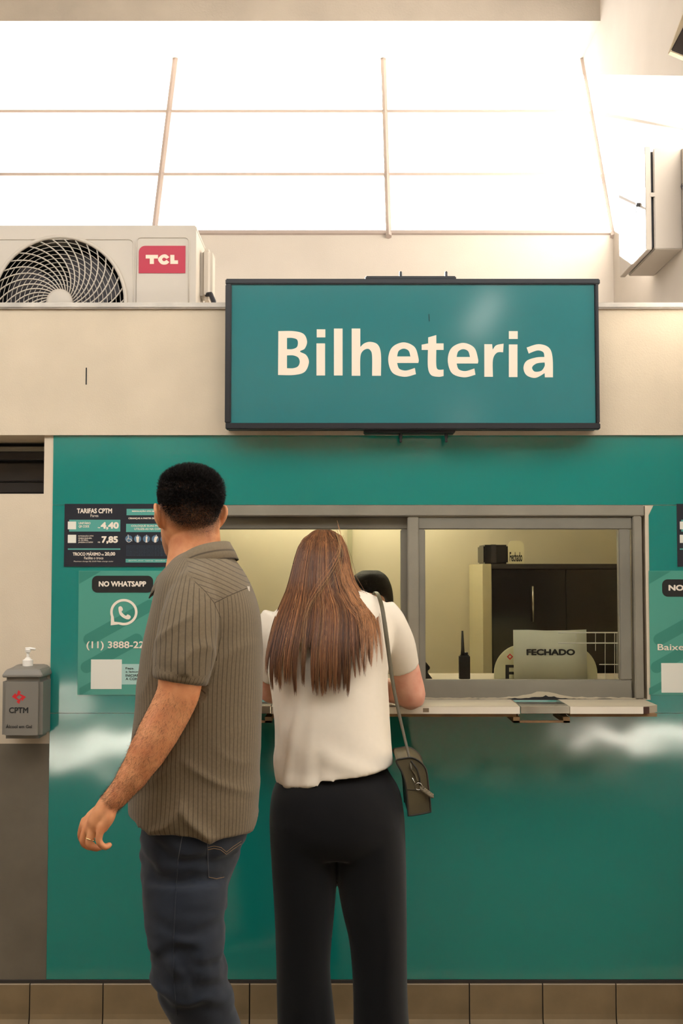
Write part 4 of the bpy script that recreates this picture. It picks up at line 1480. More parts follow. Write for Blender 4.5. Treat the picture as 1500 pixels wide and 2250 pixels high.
def skin_mat(name, base, dark, hairmask=False):
    m = bpy.data.materials.new(name)
    m.use_nodes = True
    nt = m.node_tree
    L = nt.links
    b = nt.nodes['Principled BSDF']
    b.inputs['Roughness'].default_value = 0.5
    b.inputs['Specular IOR Level'].default_value = 0.35
    b.inputs['Subsurface Weight'].default_value = 0.12
    b.inputs['Subsurface Radius'].default_value = (0.010, 0.004, 0.002)
    b.inputs['Subsurface Scale'].default_value = 0.6
    tc = nt.nodes.new('ShaderNodeTexCoord')
    n1 = nt.nodes.new('ShaderNodeTexNoise')
    n1.inputs['Scale'].default_value = 28
    n1.inputs['Detail'].default_value = 6
    L.new(tc.outputs['Object'], n1.inputs['Vector'])
    mx = nt.nodes.new('ShaderNodeMix')
    mx.data_type = 'RGBA'
    mx.inputs['A'].default_value = base
    mx.inputs['B'].default_value = dark
    mr = nt.nodes.new('ShaderNodeMapRange')
    mr.inputs['From Min'].default_value = 0.35
    mr.inputs['From Max'].default_value = 0.75
    L.new(n1.outputs['Fac'], mr.inputs['Value'])
    L.new(mr.outputs['Result'], mx.inputs['Factor'])
    last = mx.outputs['Result']
    if hairmask:
        at = nt.nodes.new('ShaderNodeAttribute')
        at.attribute_name = 'stubble'
        m2 = nt.nodes.new('ShaderNodeMix')
        m2.data_type = 'RGBA'
        m2.inputs['B'].default_value = rgb(30, 22, 18)
        n3 = nt.nodes.new('ShaderNodeTexNoise')
        n3.inputs['Scale'].default_value = 500
        L.new(tc.outputs['Object'], n3.inputs['Vector'])
        mt = nt.nodes.new('ShaderNodeMath')
        mt.operation = 'MULTIPLY'
        ad = nt.nodes.new('ShaderNodeMath')
        ad.operation = 'ADD'
        ad.inputs[1].default_value = 0.35
        L.new(n3.outputs['Fac'], ad.inputs[0])
        L.new(at.outputs['Fac'], mt.inputs[0])
        L.new(ad.outputs[0], mt.inputs[1])
        mt.use_clamp = True
        L.new(mt.outputs[0], m2.inputs['Factor'])
        L.new(last, m2.inputs['A'])
        last = m2.outputs['Result']
    L.new(last, b.inputs['Base Color'])
    n2 = nt.nodes.new('ShaderNodeTexNoise')
    n2.inputs['Scale'].default_value = 350
    L.new(tc.outputs['Object'], n2.inputs['Vector'])
    bp = nt.nodes.new('ShaderNodeBump')
    bp.inputs['Strength'].default_value = 0.12
    bp.inputs['Distance'].default_value = 0.002
    L.new(n2.outputs['Fac'], bp.inputs['Height'])
    L.new(bp.outputs['Normal'], b.inputs['Normal'])
    return m


m_hair = mat('hair_strand', rgb(90, 50, 25), 0.42, spec=0.35, attr='hcol')
# ================================================================ the man
man = thing('person', 'man in olive striped short sleeve shirt and dark jeans looking at the ticket window', 'person', (W(440, 2240, -0.9).x, -0.9, 0.0))
MY = -0.90
m_skin_man = skin_mat('skin_man', rgb(214, 150, 105), rgb(188, 116, 76), True)
m_shirt = cloth_mat('olive_striped_linen', rgb(119, 104, 82), rgb(46, 38, 30), weave=700, stripe=0.0105, mottled=0.30, mscale=160)
m_jeans = cloth_mat('dark_denim', rgb(46, 52, 64), rgb(20, 20, 30), weave=1200, mottled=0.55, mscale=14, rough=0.85)

T_ROWS = [(1206, 412, 498, MY, 0.055), (1222, 388, 510, MY, 0.085), (1245, 368, 528, MY, 0.125), (1270, 352, 543, MY, 0.155), (1300, 343, 557, MY, 0.172), (1345, 332, 570, MY, 0.180),
          (1400, 318, 575, MY, 0.178), (1500, 305, 576, MY, 0.168), (1600, 296, 573, MY, 0.164), (1700, 289, 570, MY, 0.168), (1760, 286, 568, MY, 0.172), (1806, 286, 562, MY, 0.170)]


def hem_tilt(py, u, v):
    if py < 1700:
        return 0.0
    k_ = (py - 1700) / 106.0
    return -k_ * (0.014 * u + 0.004 * math.cos(2.2 * u) - 0.012 * (1 if u < -0.8 else 0)) * 1.0


SL = [(432, 1290, -1.00, 50), (424, 1330, -1.045, 62), (413, 1380, -1.07, 67), (404, 1440, -1.08, 66), (394, 1498, -1.085, 60)]
SLR = [(500, 1300, -0.80, 55), (500, 1360, -0.72, 62), (495, 1440, -0.68, 60), (490, 1500, -0.66, 54)]

# body: head, neck, trunk, arms, hands, legs as one continuous surface
mb = MB()
yaw = math.radians(23)
hp = W(414, 1235, -0.885)
MH = Matrix.Translation(hp) @ Matrix.Rotation(yaw, 4, 'Z') @ Matrix.Rotation(math.radians(2), 4, 'X') @ Matrix.Translation((0.0, 0.010, 0.0))
head_shapes(mb, MH, 1.0)
limb(mb, [(426, 1110, -0.885, 52), (427, 1160, -0.885, 55), (428, 1195, -0.885, 57), (430, 1260, -0.89, 68)], 24, 4)
limb(mb, [(395, 1190, -0.88, 22), (402, 1225, -0.90, 30), (405, 1262, -0.93, 40)], 16, 3)
mb.rings(loft_rows([(r[0], r[1] + 24, r[2] - 24, r[3], r[4] - 0.024) for r in T_ROWS[2:-1]], 2.3))
arm = [(432, 1300, -1.00, 44), (416, 1380, -1.06, 52), (399, 1470, -1.085, 49), (392, 1520, -1.09, 47), (374, 1562, -1.09, 46), (350, 1606, -1.095, 45), (328, 1645, -1.10, 42), (296, 1698, -1.105, 34), (266, 1738, -1.11, 27), (240, 1766, -1.115, 24)]
limb(mb, arm, 24, 5)
armr = [(500, 1310, -0.78, 44), (498, 1400, -0.70, 48), (492, 1490, -0.66, 44), (470, 1560, -0.63, 40), (440, 1640, -0.62, 36), (415, 1720, -0.62, 27), (405, 1760, -0.62, 24)]
limb(mb, armr, 24, 4)
limb(mb, [(405, 1760, -0.62, 24), (400, 1800, -0.62, 32), (398, 1840, -0.62, 30)], 16, 3)
for q in range(4):
    limb(mb, [(396 + q * 3, 1835, -0.645 + q * 0.020, 9), (392 + q * 3, 1870, -0.645 + q * 0.020, 8.5), (398 + q * 3, 1895, -0.645 + q * 0.020, 7.5)], 10, 3)
limb(mb, [(404, 1790, -0.65, 12), (388, 1830, -0.66, 10), (386, 1858, -0.66, 8)], 10, 3)
# left hand seen from the little-finger side, fingers curled towards the back
HY = -1.115
limb(mb, [(240, 1764, HY, 23), (229, 1785, HY, 25), (216, 1806, HY + 0.004, 25), (206, 1822, HY + 0.006, 19)], 18, 4, flat=(1.0, 1.0))
limb(mb, [(231, 1775, HY + 0.028, 18), (208, 1800, HY + 0.035, 22), (195, 1815, HY + 0.032, 18)], 14, 3)
limb(mb, [(243, 1772, HY - 0.006, 15), (238, 1795, HY - 0.012, 15), (226, 1818, HY - 0.016, 12)], 14, 3)
FIN = [
    [(224, 1814, HY - 0.020, 10.5), (217, 1846, HY - 0.024, 9), (229, 1861, HY - 0.020, 8.2), (240, 1857, HY - 0.012, 7.6)],
    [(207, 1816, HY - 0.004, 11.5), (195, 1852, HY - 0.008, 9.8), (208, 1863, HY - 0.004, 9), (222, 1861, HY + 0.006, 8)],
    [(194, 1812, HY + 0.016, 11.5), (182, 1846, HY + 0.014, 9.8), (194, 1860, HY + 0.018, 9), (211, 1861, HY + 0.026, 8)],
    [(187, 1804, HY + 0.036, 11.5), (178, 1834, HY + 0.037, 9.8), (187, 1852, HY + 0.040, 9), (203, 1856, HY + 0.046, 8)],
    [(226, 1782, HY + 0.052, 12), (214, 1812, HY + 0.064, 10.5), (216, 1838, HY + 0.064, 9)]]
for f in FIN:
    limb(mb, [(p[0], p[1], p[2], p[3] * 0.88) for p in f], 14, 4)
# legs inside the jeans
limb(mb, [(430, 1790, MY, 84), (415, 1900, MY - 0.05, 62), (408, 2020, -0.98, 56), (410, 2130, -0.98, 50), (440, 2240, -0.94, 50), (490, 2400, -0.88, 42), (520, 2520, -0.86, 34)], 20, 3)
limb(mb, [(430, 1790, MY, 84), (420, 1900, MY + 0.05, 62), (418, 2020, -0.80, 54), (422, 2130, -0.80, 48), (440, 2240, -0.79, 50), (448, 2370, -0.78, 40), (450, 2440, -0.78, 34)], 20, 3)
co, fs = remesh(mb, 0.0032, 2)
ri = np.array(MH.inverted())
loc = co @ ri[:3, :3].T + ri[:3, 3]
zz = loc[:, 2]
yy_ = loc[:, 1]
hairline = 0.064 + 0.052 * np.clip((yy_ + 0.075) / 0.06, 0, 1) + 0.075 * np.clip((yy_ - 0.02) / 0.05, 0, 1)
st = np.clip((zz - hairline) / 0.045 + 0.30, 0, 1)
st *= (zz > 0.03) & (zz < 0.3) & (np.abs(loc[:, 0]) < 0.079) & (yy_ > -0.14) & (yy_ < 0.09) & (loc[:, 2] < 0.26)
beard = 0.35 * np.clip((0.075 - zz) / 0.03, 0, 1) * (yy_ > 0.005) * (zz > -0.03) * (np.abs(loc[:, 0]) < 0.075)
st = np.maximum(st, beard)
man_body = skin_obj('body', co, fs, m_skin_man, man, attrs={'stubble': st})
man_bvh = bvh_of(co, fs)
ear_red = None

# shirt
mb = MB()
mb.rings(loft_rows(T_ROWS, 2.35, 48, tilt=hem_tilt))
limb(mb, SL, 28, 5, round_ends=False)
limb(mb, SLR, 28, 5, round_ends=False)
limb(mb, [(440, 1262, -0.97, 42), (428, 1300, -1.03, 52)], 20, 3)
co, fs = remesh(mb, 0.0050, 4)
vn = vnormals(co, fs)
ax = [W(p[0], p[1], p[2]) for p in SL]
# distance to sleeve axis
A0 = np.array(ax[0])
A1 = np.array(ax[-1])
dA = (A1 - A0) / np.linalg.norm(A1 - A0)
rel = co - A0
tt = rel @ dA
perp = rel - tt[:, None] * dA
pd = np.linalg.norm(perp, axis=1)
tk = np.array([(np.array(a_) - A0) @ dA for a_ in ax])
rk_ = np.array([p[3] * PXM(p[2]) for p in SL])
insleeve = (pd < np.interp(tt, tk, rk_) + 0.004) & (tt > 0.005) & (tt < tk[-1] + 0.03) & (co[:, 1] < -0.955)
e1 = np.cross(dA, [0, 0, 1.0])
e1 /= np.linalg.norm(e1)
e2 = np.cross(dA, e1)
su_sl = np.arctan2(perp @ e2, perp @ e1) * 0.070
cx_t = W(436, 1500, MY).x
su_t = np.arctan2(co[:, 0] - cx_t, -(co[:, 1] - MY)) * 0.165
dcam = co - np.array(CAM)
cp, sp_ = math.cos(PITCH), math.sin(PITCH)
fz = dcam[:, 1] * cp + dcam[:, 2] * sp_
vx_ = 750 + FPX * dcam[:, 0] / fz
vy_ = 1125 - FPX * (-dcam[:, 1] * sp_ + dcam[:, 2] * cp) / fz
yoke = np.where(vx_ > 470, vy_ < 1324 - (vx_ - 470) * 0.45, vy_ < 1276 + (vx_ - 426) * 1.1) & (vx_ > 410) & ~insleeve
slope = (co[:, 0] - cx_t) * -0.30 - 1.3 * (co[:, 0] - cx_t) ** 2
su_y = (co[:, 2] - slope) * 1.0
su = np.where(insleeve, su_sl, np.where(yoke, su_y, su_t))
# folds: gathered creases near the hem, drag lines under the arm, sleeve creases
zpx = (CAM.z - co[:, 2])
hemk = np.clip((W(440, 1600, MY).z - co[:, 2]) / 0.22, 0, 1)
ph = pnoise(co, (3.0, 3.0, 4.0), 3.1)
def crease(th_):
    return (1 - np.abs(np.sin(th_))) ** 2 - 0.33


f1 = crease(co[:, 2] * 34 + np.abs(co[:, 0] - cx_t + 0.02) * 20 + ph * 3.2) * 0.018 * hemk * np.clip(1.25 - np.abs(co[:, 0] - cx_t) / 0.15, 0.2, 1)
f2 = crease(co[:, 0] * 14 - co[:, 2] * 15 + ph * 2.6) * 0.011 * np.clip(1 - np.abs(co[:, 2] - W(440, 1480, MY).z) / 0.22, 0, 1) * np.clip(1.25 - np.abs(co[:, 0] - cx_t) / 0.15, 0.2, 1)
f3 = crease(co[:, 2] * 42 + su_sl * 8 + ph * 3) * 0.0075 * np.exp(-((co[:, 2] - W(400, 1400, -1.07).z) / 0.05) ** 2)
f4 = ph * 0.004
co = co + vn * (np.where(insleeve, f3, f1 + f2) + f4)[:, None]
co = lap(co, fs, 2)
shirt = skin_obj('shirt', co, fs, m_shirt, man, attrs={'su': su}, label='olive linen shirt with thin dark stripes')
shirt_bvh = bvh_of(co, fs)
m_seam = mat('shirt_seam', rgb(66, 56, 42), 0.9)
line_on(shirt_bvh, [(428, 1278), (450, 1298), (470, 1324), (485, 1358), (485, 1400), (475, 1452)], 'armhole_seam', m_seam, shirt, 0.0009, -0.0002)
line_on(shirt_bvh, [(472, 1324), (500, 1310), (528, 1298), (556, 1287)], 'yoke_seam', m_seam, shirt, 0.0007, 0.0002)
tg = on_surface(shirt_bvh, 545, 1294, 0.001)
if tg is not None:
    MB().box(tg.x - 0.003, tg.x + 0.003, tg.y - 0.002, tg.y + 0.002, tg.z - 0.006, tg.z + 0.006).build('locker_loop_tag', m_print, shirt)

# collar: a folded band around the neck
CR = [(352, 1268, -0.905), (372, 1246, -0.945), (400, 1222, -0.968), (430, 1204, -0.975), (465, 1194, -0.962), (492, 1192, -0.925), (500, 1196, -0.885), (488, 1204, -0.840), (455, 1216, -0.815), (410, 1236, -0.820), (372, 1256, -0.845), (350, 1270, -0.872)]
top_, bot_ = [], []
P_, _ = smooth_chain([W(*c_) for c_ in CR], [0] * len(CR), 4)
cen = Vector((W(432, 1210, -0.89).x, -0.89, 0))
vs, fsx = [], []
for i, p in enumerate(P_):
    t = i / (len(P_) - 1)
    wdt = 0.040 + 0.012 * abs(2 * t - 1) ** 3
    o_ = Vector((p.x - cen.x, p.y - cen.y, 0)).normalized()
    vs += [p + Vector((0, 0, -0.030)) - o_ * 0.002, p, p + o_ * 0.005 + Vector((0, 0, 0.001)), p + o_ * 0.018 + Vector((0, 0, -wdt * 0.55)), p + o_ * 0.026 + Vector((0, 0, -wdt))]
for i in range(len(P_) - 1):
    for j in range(4):
        k0 = i * 5 + j
        fsx.append((k0, k0 + 5, k0 + 6, k0 + 1))
colr = mesh_obj('collar', vs, fsx, m_shirt, man, smooth=True)
md = colr.modifiers.new('thickness', 'SOLIDIFY')
md.thickness = 0.0025
at = colr.data.attributes.new('su', 'FLOAT', 'POINT')
at.data.foreach_set('value', [((k_ % 5) * 0.0095 + 0.004) for k_ in range(len(vs))])

# jeans
mb = MB()
J = [(1740, 318, 548, MY, 0.150), (1800, 315, 546, MY, 0.152), (1850, 314, 536, MY, 0.150), (1900, 313, 517, MY, 0.140), (1950, 314, 500, MY - 0.01, 0.125), (2000, 317, 496, MY - 0.03, 0.11)]
mb.rings(loft_rows(J, 2.3, 40))
JN = [(1930, 314, 500, -0.97, 0.085), (2000, 317, 496, -0.98, 0.085), (2050, 323, 493, -0.985, 0.083), (2090, 328, 491, -0.985, 0.080), (2130, 333, 497, -0.98, 0.078), (2170, 343, 505, -0.97, 0.078), (2210, 361, 514, -0.955, 0.076), (2250, 386, 526, -0.94, 0.074), (2330, 420, 545, -0.91, 0.070), (2420, 448, 560, -0.885, 0.066), (2500, 468, 572, -0.87, 0.064)]
mb.rings(loft_rows(JN, 2.2, 36))
JF = [(1930, 330, 498, -0.81, 0.085), (2050, 345, 488, -0.80, 0.08), (2130, 355, 488, -0.80, 0.075), (2250, 395, 505, -0.79, 0.07), (2350, 398, 502, -0.785, 0.068), (2452, 402, 500, -0.78, 0.066)]
mb.rings(loft_rows(JF, 2.2, 36))
co, fs = remesh(mb, 0.0055, 5)
vn = vnormals(co, fs)
ph = pnoise(co, (7, 7, 9), 9.0, 3)
kk = np.exp(-((co[:, 2] - W(420, 2110, -0.97).z) / 0.10) ** 2) + 0.8 * np.exp(-((co[:, 2] - W(420, 1870, -0.97).z) / 0.05) ** 2)
co = co + vn * (np.sin(co[:, 2] * 70 + co[:, 0] * 20 + ph * 5) * 0.0062 * kk + ph * 0.0042)[:, None]
co = lap(co, fs, 2)
jeans = skin_obj('jeans', co, fs, m_jeans, man, label='dark blue denim jeans')
jb = bvh_of(co, fs)
m_st = mat('denim_stitch', rgb(150, 118, 84), 0.8)
m_st2 = mat('denim_seam', rgb(92, 92, 98), 0.8)
line_on(jb, [(403, 1822), (398, 1850), (391, 1890)], 'side_seam', m_st2, jeans, 0.0009)
line_on(jb, [(391, 1890), (386, 1960), (381, 2060), (381, 2150), (388, 2230)], 'side_seam', m_jeans, jeans, 0.0012)
line_on(jb, [(455, 1834), (456, 1880), (458, 1927)], 'pocket_stitch', m_st2, jeans, 0.0008)
line_on(jb, [(458, 1927), (475, 1931), (492, 1927)], 'pocket_stitch', m_st, jeans, 0.0006)
line_on(jb, [(456, 1862), (470, 1859), (485, 1862), (497, 1872), (512, 1860), (530, 1848)], 'pocket_stitch', m_st, jeans, 0.0006)
line_on(jb, [(456, 1867), (470, 1864), (484, 1867), (497, 1877), (513, 1865), (529, 1854)], 'pocket_stitch', m_st, jeans, 0.0006)
m_shoe = mat('dark_shoe_leather', rgb(46, 38, 34), 0.5)
m_sole = mat('shoe_sole', rgb(190, 182, 170), 0.7)
fx = W(505, 2560, -0.86)
shoe('shoe', man, (fx.x + 0.07, -0.86), (-0.9, 0.42), 0.28, m_shoe, m_sole)
fx = W(450, 2470, -0.78)
shoe('shoe', man, (fx.x + 0.06, -0.78), (-0.9, 0.42), 0.28, m_shoe, m_sole)

# wedding ring
rp = [W(*FIN[1][0][:3]), W(*FIN[1][1][:3])]
rc = rp[0].lerp(rp[1], 0.76)
rd = (rp[1] - rp[0]).normalized()
u_ = rd.cross(Vector((0, 1, 0))).normalized()
v_ = rd.cross(u_)
MB().tube([rc + u_ * (0.0106 * math.cos(a_)) + v_ * (0.0106 * math.sin(a_)) for a_ in np.linspace(0, 2 * math.pi, 28, endpoint=False)], 0.0013, 8, closed=True).build('ring', mat('gold', rgb(232, 205, 150), 0.2, metal=1.0), man, smooth=True, label='thin gold ring on the finger')

# eyes
m_eye = mat('eye_white', rgb(225, 220, 212), 0.2)
m_iris = mat('iris', rgb(50, 34, 24), 0.2)
for sx in (-1, 1):
    c_ = MH @ Vector((sx * 0.031, 0.070, 0.118))
    e = MB().lathe([(0.0005, -0.0115), (0.007, -0.0092), (0.0115, 0.0), (0.007, 0.0092), (0.0005, 0.0115)], c_, 14).build('eye', m_eye, man, smooth=True)

# short hair on top, faded at the sides and nape
HC = []


def man_strand(i):
    for _ in range(30):
        th_ = random.uniform(0, 2 * math.pi)
        cz = random.uniform(0.0, 1.0)
        z = 0.06 + 0.176 * cz
        d = Vector((math.sin(th_), math.cos(th_), 0))
        o_ = MH @ (Vector((0, -0.008, 0)) + d * 0.3 + Vector((0, 0, z if random.random() < 0.6 else 0.12 + 0.14 * random.random())))
        tgt = MH @ Vector((0, -0.010, min(z, 0.15)))
        dr_ = (tgt - o_).normalized()
        if random.random() < 0.5:
            # from above, for the crown
            a_ = random.uniform(0, 2 * math.pi)
            r_ = 0.095 * math.sqrt(random.random())
            o_ = MH @ Vector((r_ * 0.8 * math.cos(a_), -0.010 + r_ * 1.05 * math.sin(a_), 0.4))
            dr_ = (MH.to_3x3() @ Vector((0, 0, -1))).normalized()
        h = man_bvh.ray_cast(o_, dr_)
        if h[0] is None:
            continue
        l = MH.inverted() @ h[0]
        if abs(l.x) > 0.079 or l.z < 0.055 or l.y > 0.075:
            continue
        hl = 0.064 + 0.052 * min(max((l.y + 0.075) / 0.06, 0), 1) + 0.075 * min(max((l.y - 0.02) / 0.05, 0), 1)
        q = (l.z - hl) / 0.075
        if q < 0 or random.random() > 0.25 + q * 1.5:
            continue
        length = 0.0022 + 0.015 * min(1, max(0, q - 0.25)) ** 1.1 * random.uniform(0.6, 1.25)
        n_ = h[1].normalized()
        if n_.dot(dr_) > 0:
            n_ = -n_
        c_ = Vector((random.gauss(0, 1), random.gauss(0, 1), random.gauss(0, 1))) * (0.35 if q > 0.5 else 0.2)
        down = MH.to_3x3() @ Vector((0, -0.25, -0.7 if q < 0.6 else 0.0))
        d1 = (n_ + c_ * 0.6 + down * 0.9).normalized()
        d2 = (d1 + Vector((random.gauss(0, 1), random.gauss(0, 1), random.gauss(0, 1))) * 0.5).normalized()
        p0 = h[0] - n_ * 0.001
        return np.array([p0, p0 + d1 * length * 0.5, p0 + (d1 * 0.5 + d2 * 0.5) * length])
    return None


def man_col(i):
    k_ = 0.6 + 0.8 * random.random()
    return [0.012 * k_, 0.0085 * k_, 0.0075 * k_]


hm = strands('hair', None, man_strand, 26000, m_hair, man, 0.00048, man_col, taper=0.4)
hm['kind'] = 'stuff'
hm['label'] = 'short dark hair faded at the nape'


# forearm hair
AP, AR = smooth_chain(*px_chain(arm[3:]), 6)


def arm_strand(i):
    k_ = min(int(random.random() ** 0.8 * (len(AP) - 1)), len(AP) - 2)
    t = random.random()
    c_ = AP[k_].lerp(AP[k_ + 1], t)
    ax_ = (AP[k_ + 1] - AP[k_]).normalized()
    a_ = random.uniform(0, 2 * math.pi)
    u0_ = ax_.cross(Vector((0, 1, 0))).normalized()
    v0_ = ax_.cross(u0_)
    d = u0_ * math.cos(a_) + v0_ * math.sin(a_)
    h = man_bvh.ray_cast(c_ + d * 0.12, -d)
    if h[0] is None or (h[0] - c_).length > 0.09:
        return None
    n_ = h[1] if h[1].dot(d) > 0 else -h[1]
    g = (ax_ * 0.9 + n_ * 0.18 + Vector((random.gauss(0, 1), random.gauss(0, 1), random.gauss(0, 1))) * 0.4).normalized()
    g2 = (g + Vector((random.gauss(0, 1), random.gauss(0, 1), random.gauss(0, 1))) * 0.35).normalized()
    L_ = random.uniform(0.005, 0.011)
    return np.array([h[0], h[0] + g * L_ * 0.5, h[0] + (g + g2) * 0.5 * L_])


ah = strands('arm_hair', None, arm_strand, 6500, m_hair, man, 0.00013, lambda i: [0.03, 0.018, 0.012], taper=0.3)
ah['kind'] = 'stuff'
# ================================================================ the woman
wom = thing('person', 'woman with long brown hair in a white tee and black trousers leaning on the counter', 'person', (W(745, 2300, -0.5).x, -0.5, 0.0))
m_skin_w = skin_mat('skin_woman', rgb(226, 170, 146), rgb(212, 146, 122))
m_tee = cloth_mat('white_cotton', rgb(224, 212, 194), rgb(200, 190, 170), weave=1500, mottled=0.06, mscale=60, bump=0.12)
m_trs = cloth_mat('black_fabric', rgb(15, 14, 16), rgb(10, 10, 10), weave=1400, mottled=0.3, mscale=30, bump=0.15)

R_TEE = [(1296, 690, 795, -0.30, 0.050), (1308, 664, 822, -0.31, 0.075), (1322, 632, 846, -0.32, 0.095), (1340, 606, 860, -0.33, 0.108), (1370, 592, 866, -0.345, 0.115), (1420, 588, 862, -0.38, 0.122),
         (1480, 592, 852, -0.405, 0.125), (1550, 598, 854, -0.425, 0.128), (1620, 603, 858, -0.445, 0.130), (1670, 606, 863, -0.462, 0.134), (1698, 607, 863, -0.470, 0.136)]


def tee_tilt(py, u, v):
    if py < 1600:
        return 0.0
    k_ = (py - 1600) / 98.0
    return k_ * (0.030 * u * (1 if u > 0 else 0.45) - 0.004)


SW = [(832, 1338, -0.33, 36), (852, 1372, -0.325, 42), (868, 1415, -0.30, 44), (884, 1466, -0.265, 38)]
SWL = [(612, 1352, -0.33, 36), (598, 1390, -0.325, 40), (592, 1430, -0.30, 42), (592, 1486, -0.265, 34)]
armR = [(826, 1362, -0.33, 22), (860, 1405, -0.31, 33), (884, 1460, -0.27, 34), (897, 1500, -0.25, 32), (906, 1532, -0.236, 28), (884, 1524, -0.218, 26), (850, 1516, -0.16, 26), (805, 1506, -0.11, 22), (780, 1506, -0.09, 18)]
armL = [(624, 1372, -0.33, 22), (597, 1420, -0.30, 31), (592, 1486, -0.26, 29), (592, 1516, -0.238, 24), (602, 1522, -0.222, 24), (640, 1516, -0.16, 24), (690, 1506, -0.11, 21), (715, 1506, -0.09, 18)]
mb = MB()
ch = W(706, 1330, -0.265)
MW = Matrix.Translation(ch) @ Matrix.Rotation(math.radians(-16), 4, 'X') @ Matrix.Scale(0.93, 4)
head_shapes(mb, MW, 1.0)
limb(mb, [(706, 1250, -0.285, 38), (712, 1300, -0.30, 38), (730, 1350, -0.33, 50)], 20, 4)
mb.rings(loft_rows([(r[0], r[1] + 24, r[2] - 24, r[3], r[4] - 0.026) for r in R_TEE[3:]], 2.3))
limb(mb, armR, 22, 5)
limb(mb, armL, 22, 5)
for base, sx in (((780, 1506), -1), ((715, 1506), 1)):
    bx_, by_ = base
    limb(mb, [(bx_, by_, -0.09, 19), (bx_ + sx * 22, by_ + 4, -0.075, 24), (bx_ + sx * 38, by_ + 8, -0.06, 20)], 14, 3)
    for q in range(4):
        fy = -0.098 + q * 0.019
        limb(mb, [(bx_ + sx * 34, by_ + 6, fy, 8), (bx_ + sx * (62 + (4 if q in (1, 2) else 0)), by_ + 4, fy + 0.004, 7), (bx_ + sx * (80 - 5 * abs(q - 1.5)), by_ + 14, fy + 0.008, 6)], 10, 3)
    limb(mb, [(bx_ + sx * 10, by_ - 4, -0.11, 9), (bx_ + sx * 38, by_ - 12, -0.115, 8), (bx_ + sx * 55, by_ - 8, -0.11, 7)], 10, 3)
limb(mb, [(715, 1740, -0.48, 62), (690, 1800, -0.50, 66), (680, 2000, -0.50, 54), (672, 2150, -0.50, 46), (668, 2330, -0.50, 32), (668, 2380, -0.50, 30)], 18, 3)
limb(mb, [(770, 1740, -0.48, 62), (812, 1800, -0.50, 66), (824, 2000, -0.50, 54), (832, 2150, -0.50, 46), (838, 2330, -0.50, 32), (838, 2380, -0.50, 30)], 18, 3)
co, fs = remesh(mb, 0.0045, 3)
skin_obj('body', co, fs, m_skin_w, wom)

# tee shirt
mb = MB()
mb.rings(loft_rows(R_TEE, 2.35, 48, tilt=tee_tilt))
limb(mb, SW, 26, 5, round_ends=False)
limb(mb, SWL, 26, 5, round_ends=False)
co, fs = remesh(mb, 0.0050, 4)
vn = vnormals(co, fs)
ph = pnoise(co, (4, 4, 3), 5.2)
xl_ = W(640, 1600, -0.5).x
kx = np.clip((W(705, 1600, -0.5).x - co[:, 0]) / 0.10, 0, 1) * np.clip((W(700, 1440, -0.5).z - co[:, 2]) / 0.08, 0, 1)
g1 = np.sin((co[:, 0] - 0.12 * co[:, 2]) * 120 + ph * 3.0) * 0.0045 * kx
zh = W(735, 1670, -0.55).z
g2 = np.sin((co[:, 0] * 26 + co[:, 2] * 48 + ph * 4)) * 0.0028 * np.exp(-((co[:, 2] - zh) / 0.06) ** 2)
notch = -0.010 * np.exp(-((co[:, 0] - W(702, 1700, -0.58).x) / 0.016) ** 2) * np.clip((zh - co[:, 2] + 0.03) / 0.05, 0, 1)
co = co + vn * (np.maximum(g1, -0.002) + g2 + notch * 0.5 + ph * 0.003)[:, None]
low = np.clip((W(735, 1680, -0.6).z - co[:, 2]) / 0.02, 0, 1) * (co[:, 0] < W(702, 1700, -0.6).x) * (co[:, 1] < -0.50)
co[:, 2] -= 0.011 * low
co = lap(co, fs, 2)
tee = skin_obj('tee_shirt', co, fs, m_tee, wom, label='loose white cotton tee')
tb = bvh_of(co, fs)
m_hem = mat('tee_hem', rgb(212, 200, 182), 0.9)
line_on(tb, [(838, 1330), (850, 1370), (856, 1420), (853, 1470)], 'armhole_seam', m_hem, tee, 0.0007, 0.0002)

# trousers
mb = MB()
mb.rings(loft_rows([(1640, 628, 838, -0.46, 0.098), (1690, 620, 848, -0.47, 0.108), (1730, 602, 872, -0.483, 0.130), (1790, 594, 885, -0.495, 0.140), (1840, 595, 888, -0.50, 0.130), (1875, 597, 889, -0.50, 0.105)], 2.4, 44))
mb.rings(loft_rows([(1800, 595, 742, -0.50, 0.120), (1880, 597, 739, -0.50, 0.108), (1990, 604, 733, -0.50, 0.098), (2060, 607, 727, -0.50, 0.092), (2130, 609, 724, -0.50, 0.090), (2200, 610, 732, -0.50, 0.092), (2260, 610, 739, -0.50, 0.095), (2386, 606, 748, -0.50, 0.10)], 2.3, 36))
mb.rings(loft_rows([(1800, 737, 885, -0.50, 0.120), (1880, 739, 890, -0.50, 0.108), (1990, 752, 892, -0.50, 0.098), (2060, 767, 893, -0.50, 0.092), (2130, 773, 894, -0.50, 0.090), (2200, 775, 896, -0.50, 0.092), (2260, 776, 899, -0.50, 0.095), (2386, 776, 908, -0.50, 0.10)], 2.3, 36))
co, fs = remesh(mb, 0.0060, 6)
co = lap(co, fs, 10, 0.6, np.exp(-((co[:, 2] - W(740, 1850, -0.6).z) / 0.06) ** 2))
vn = vnormals(co, fs)
ph = pnoise(co, (6, 6, 2.0), 1.7)
co = co + vn * (ph * 0.005 + np.sin(co[:, 0] * 60 + ph * 3) * 0.002 * np.clip((0.6 - co[:, 2]) / 0.3, 0, 1))[:, None]
skin_obj('trousers', co, fs, m_trs, wom, label='wide black trousers')
m_shoe2 = mat('black_shoe', rgb(28, 26, 26), 0.5)
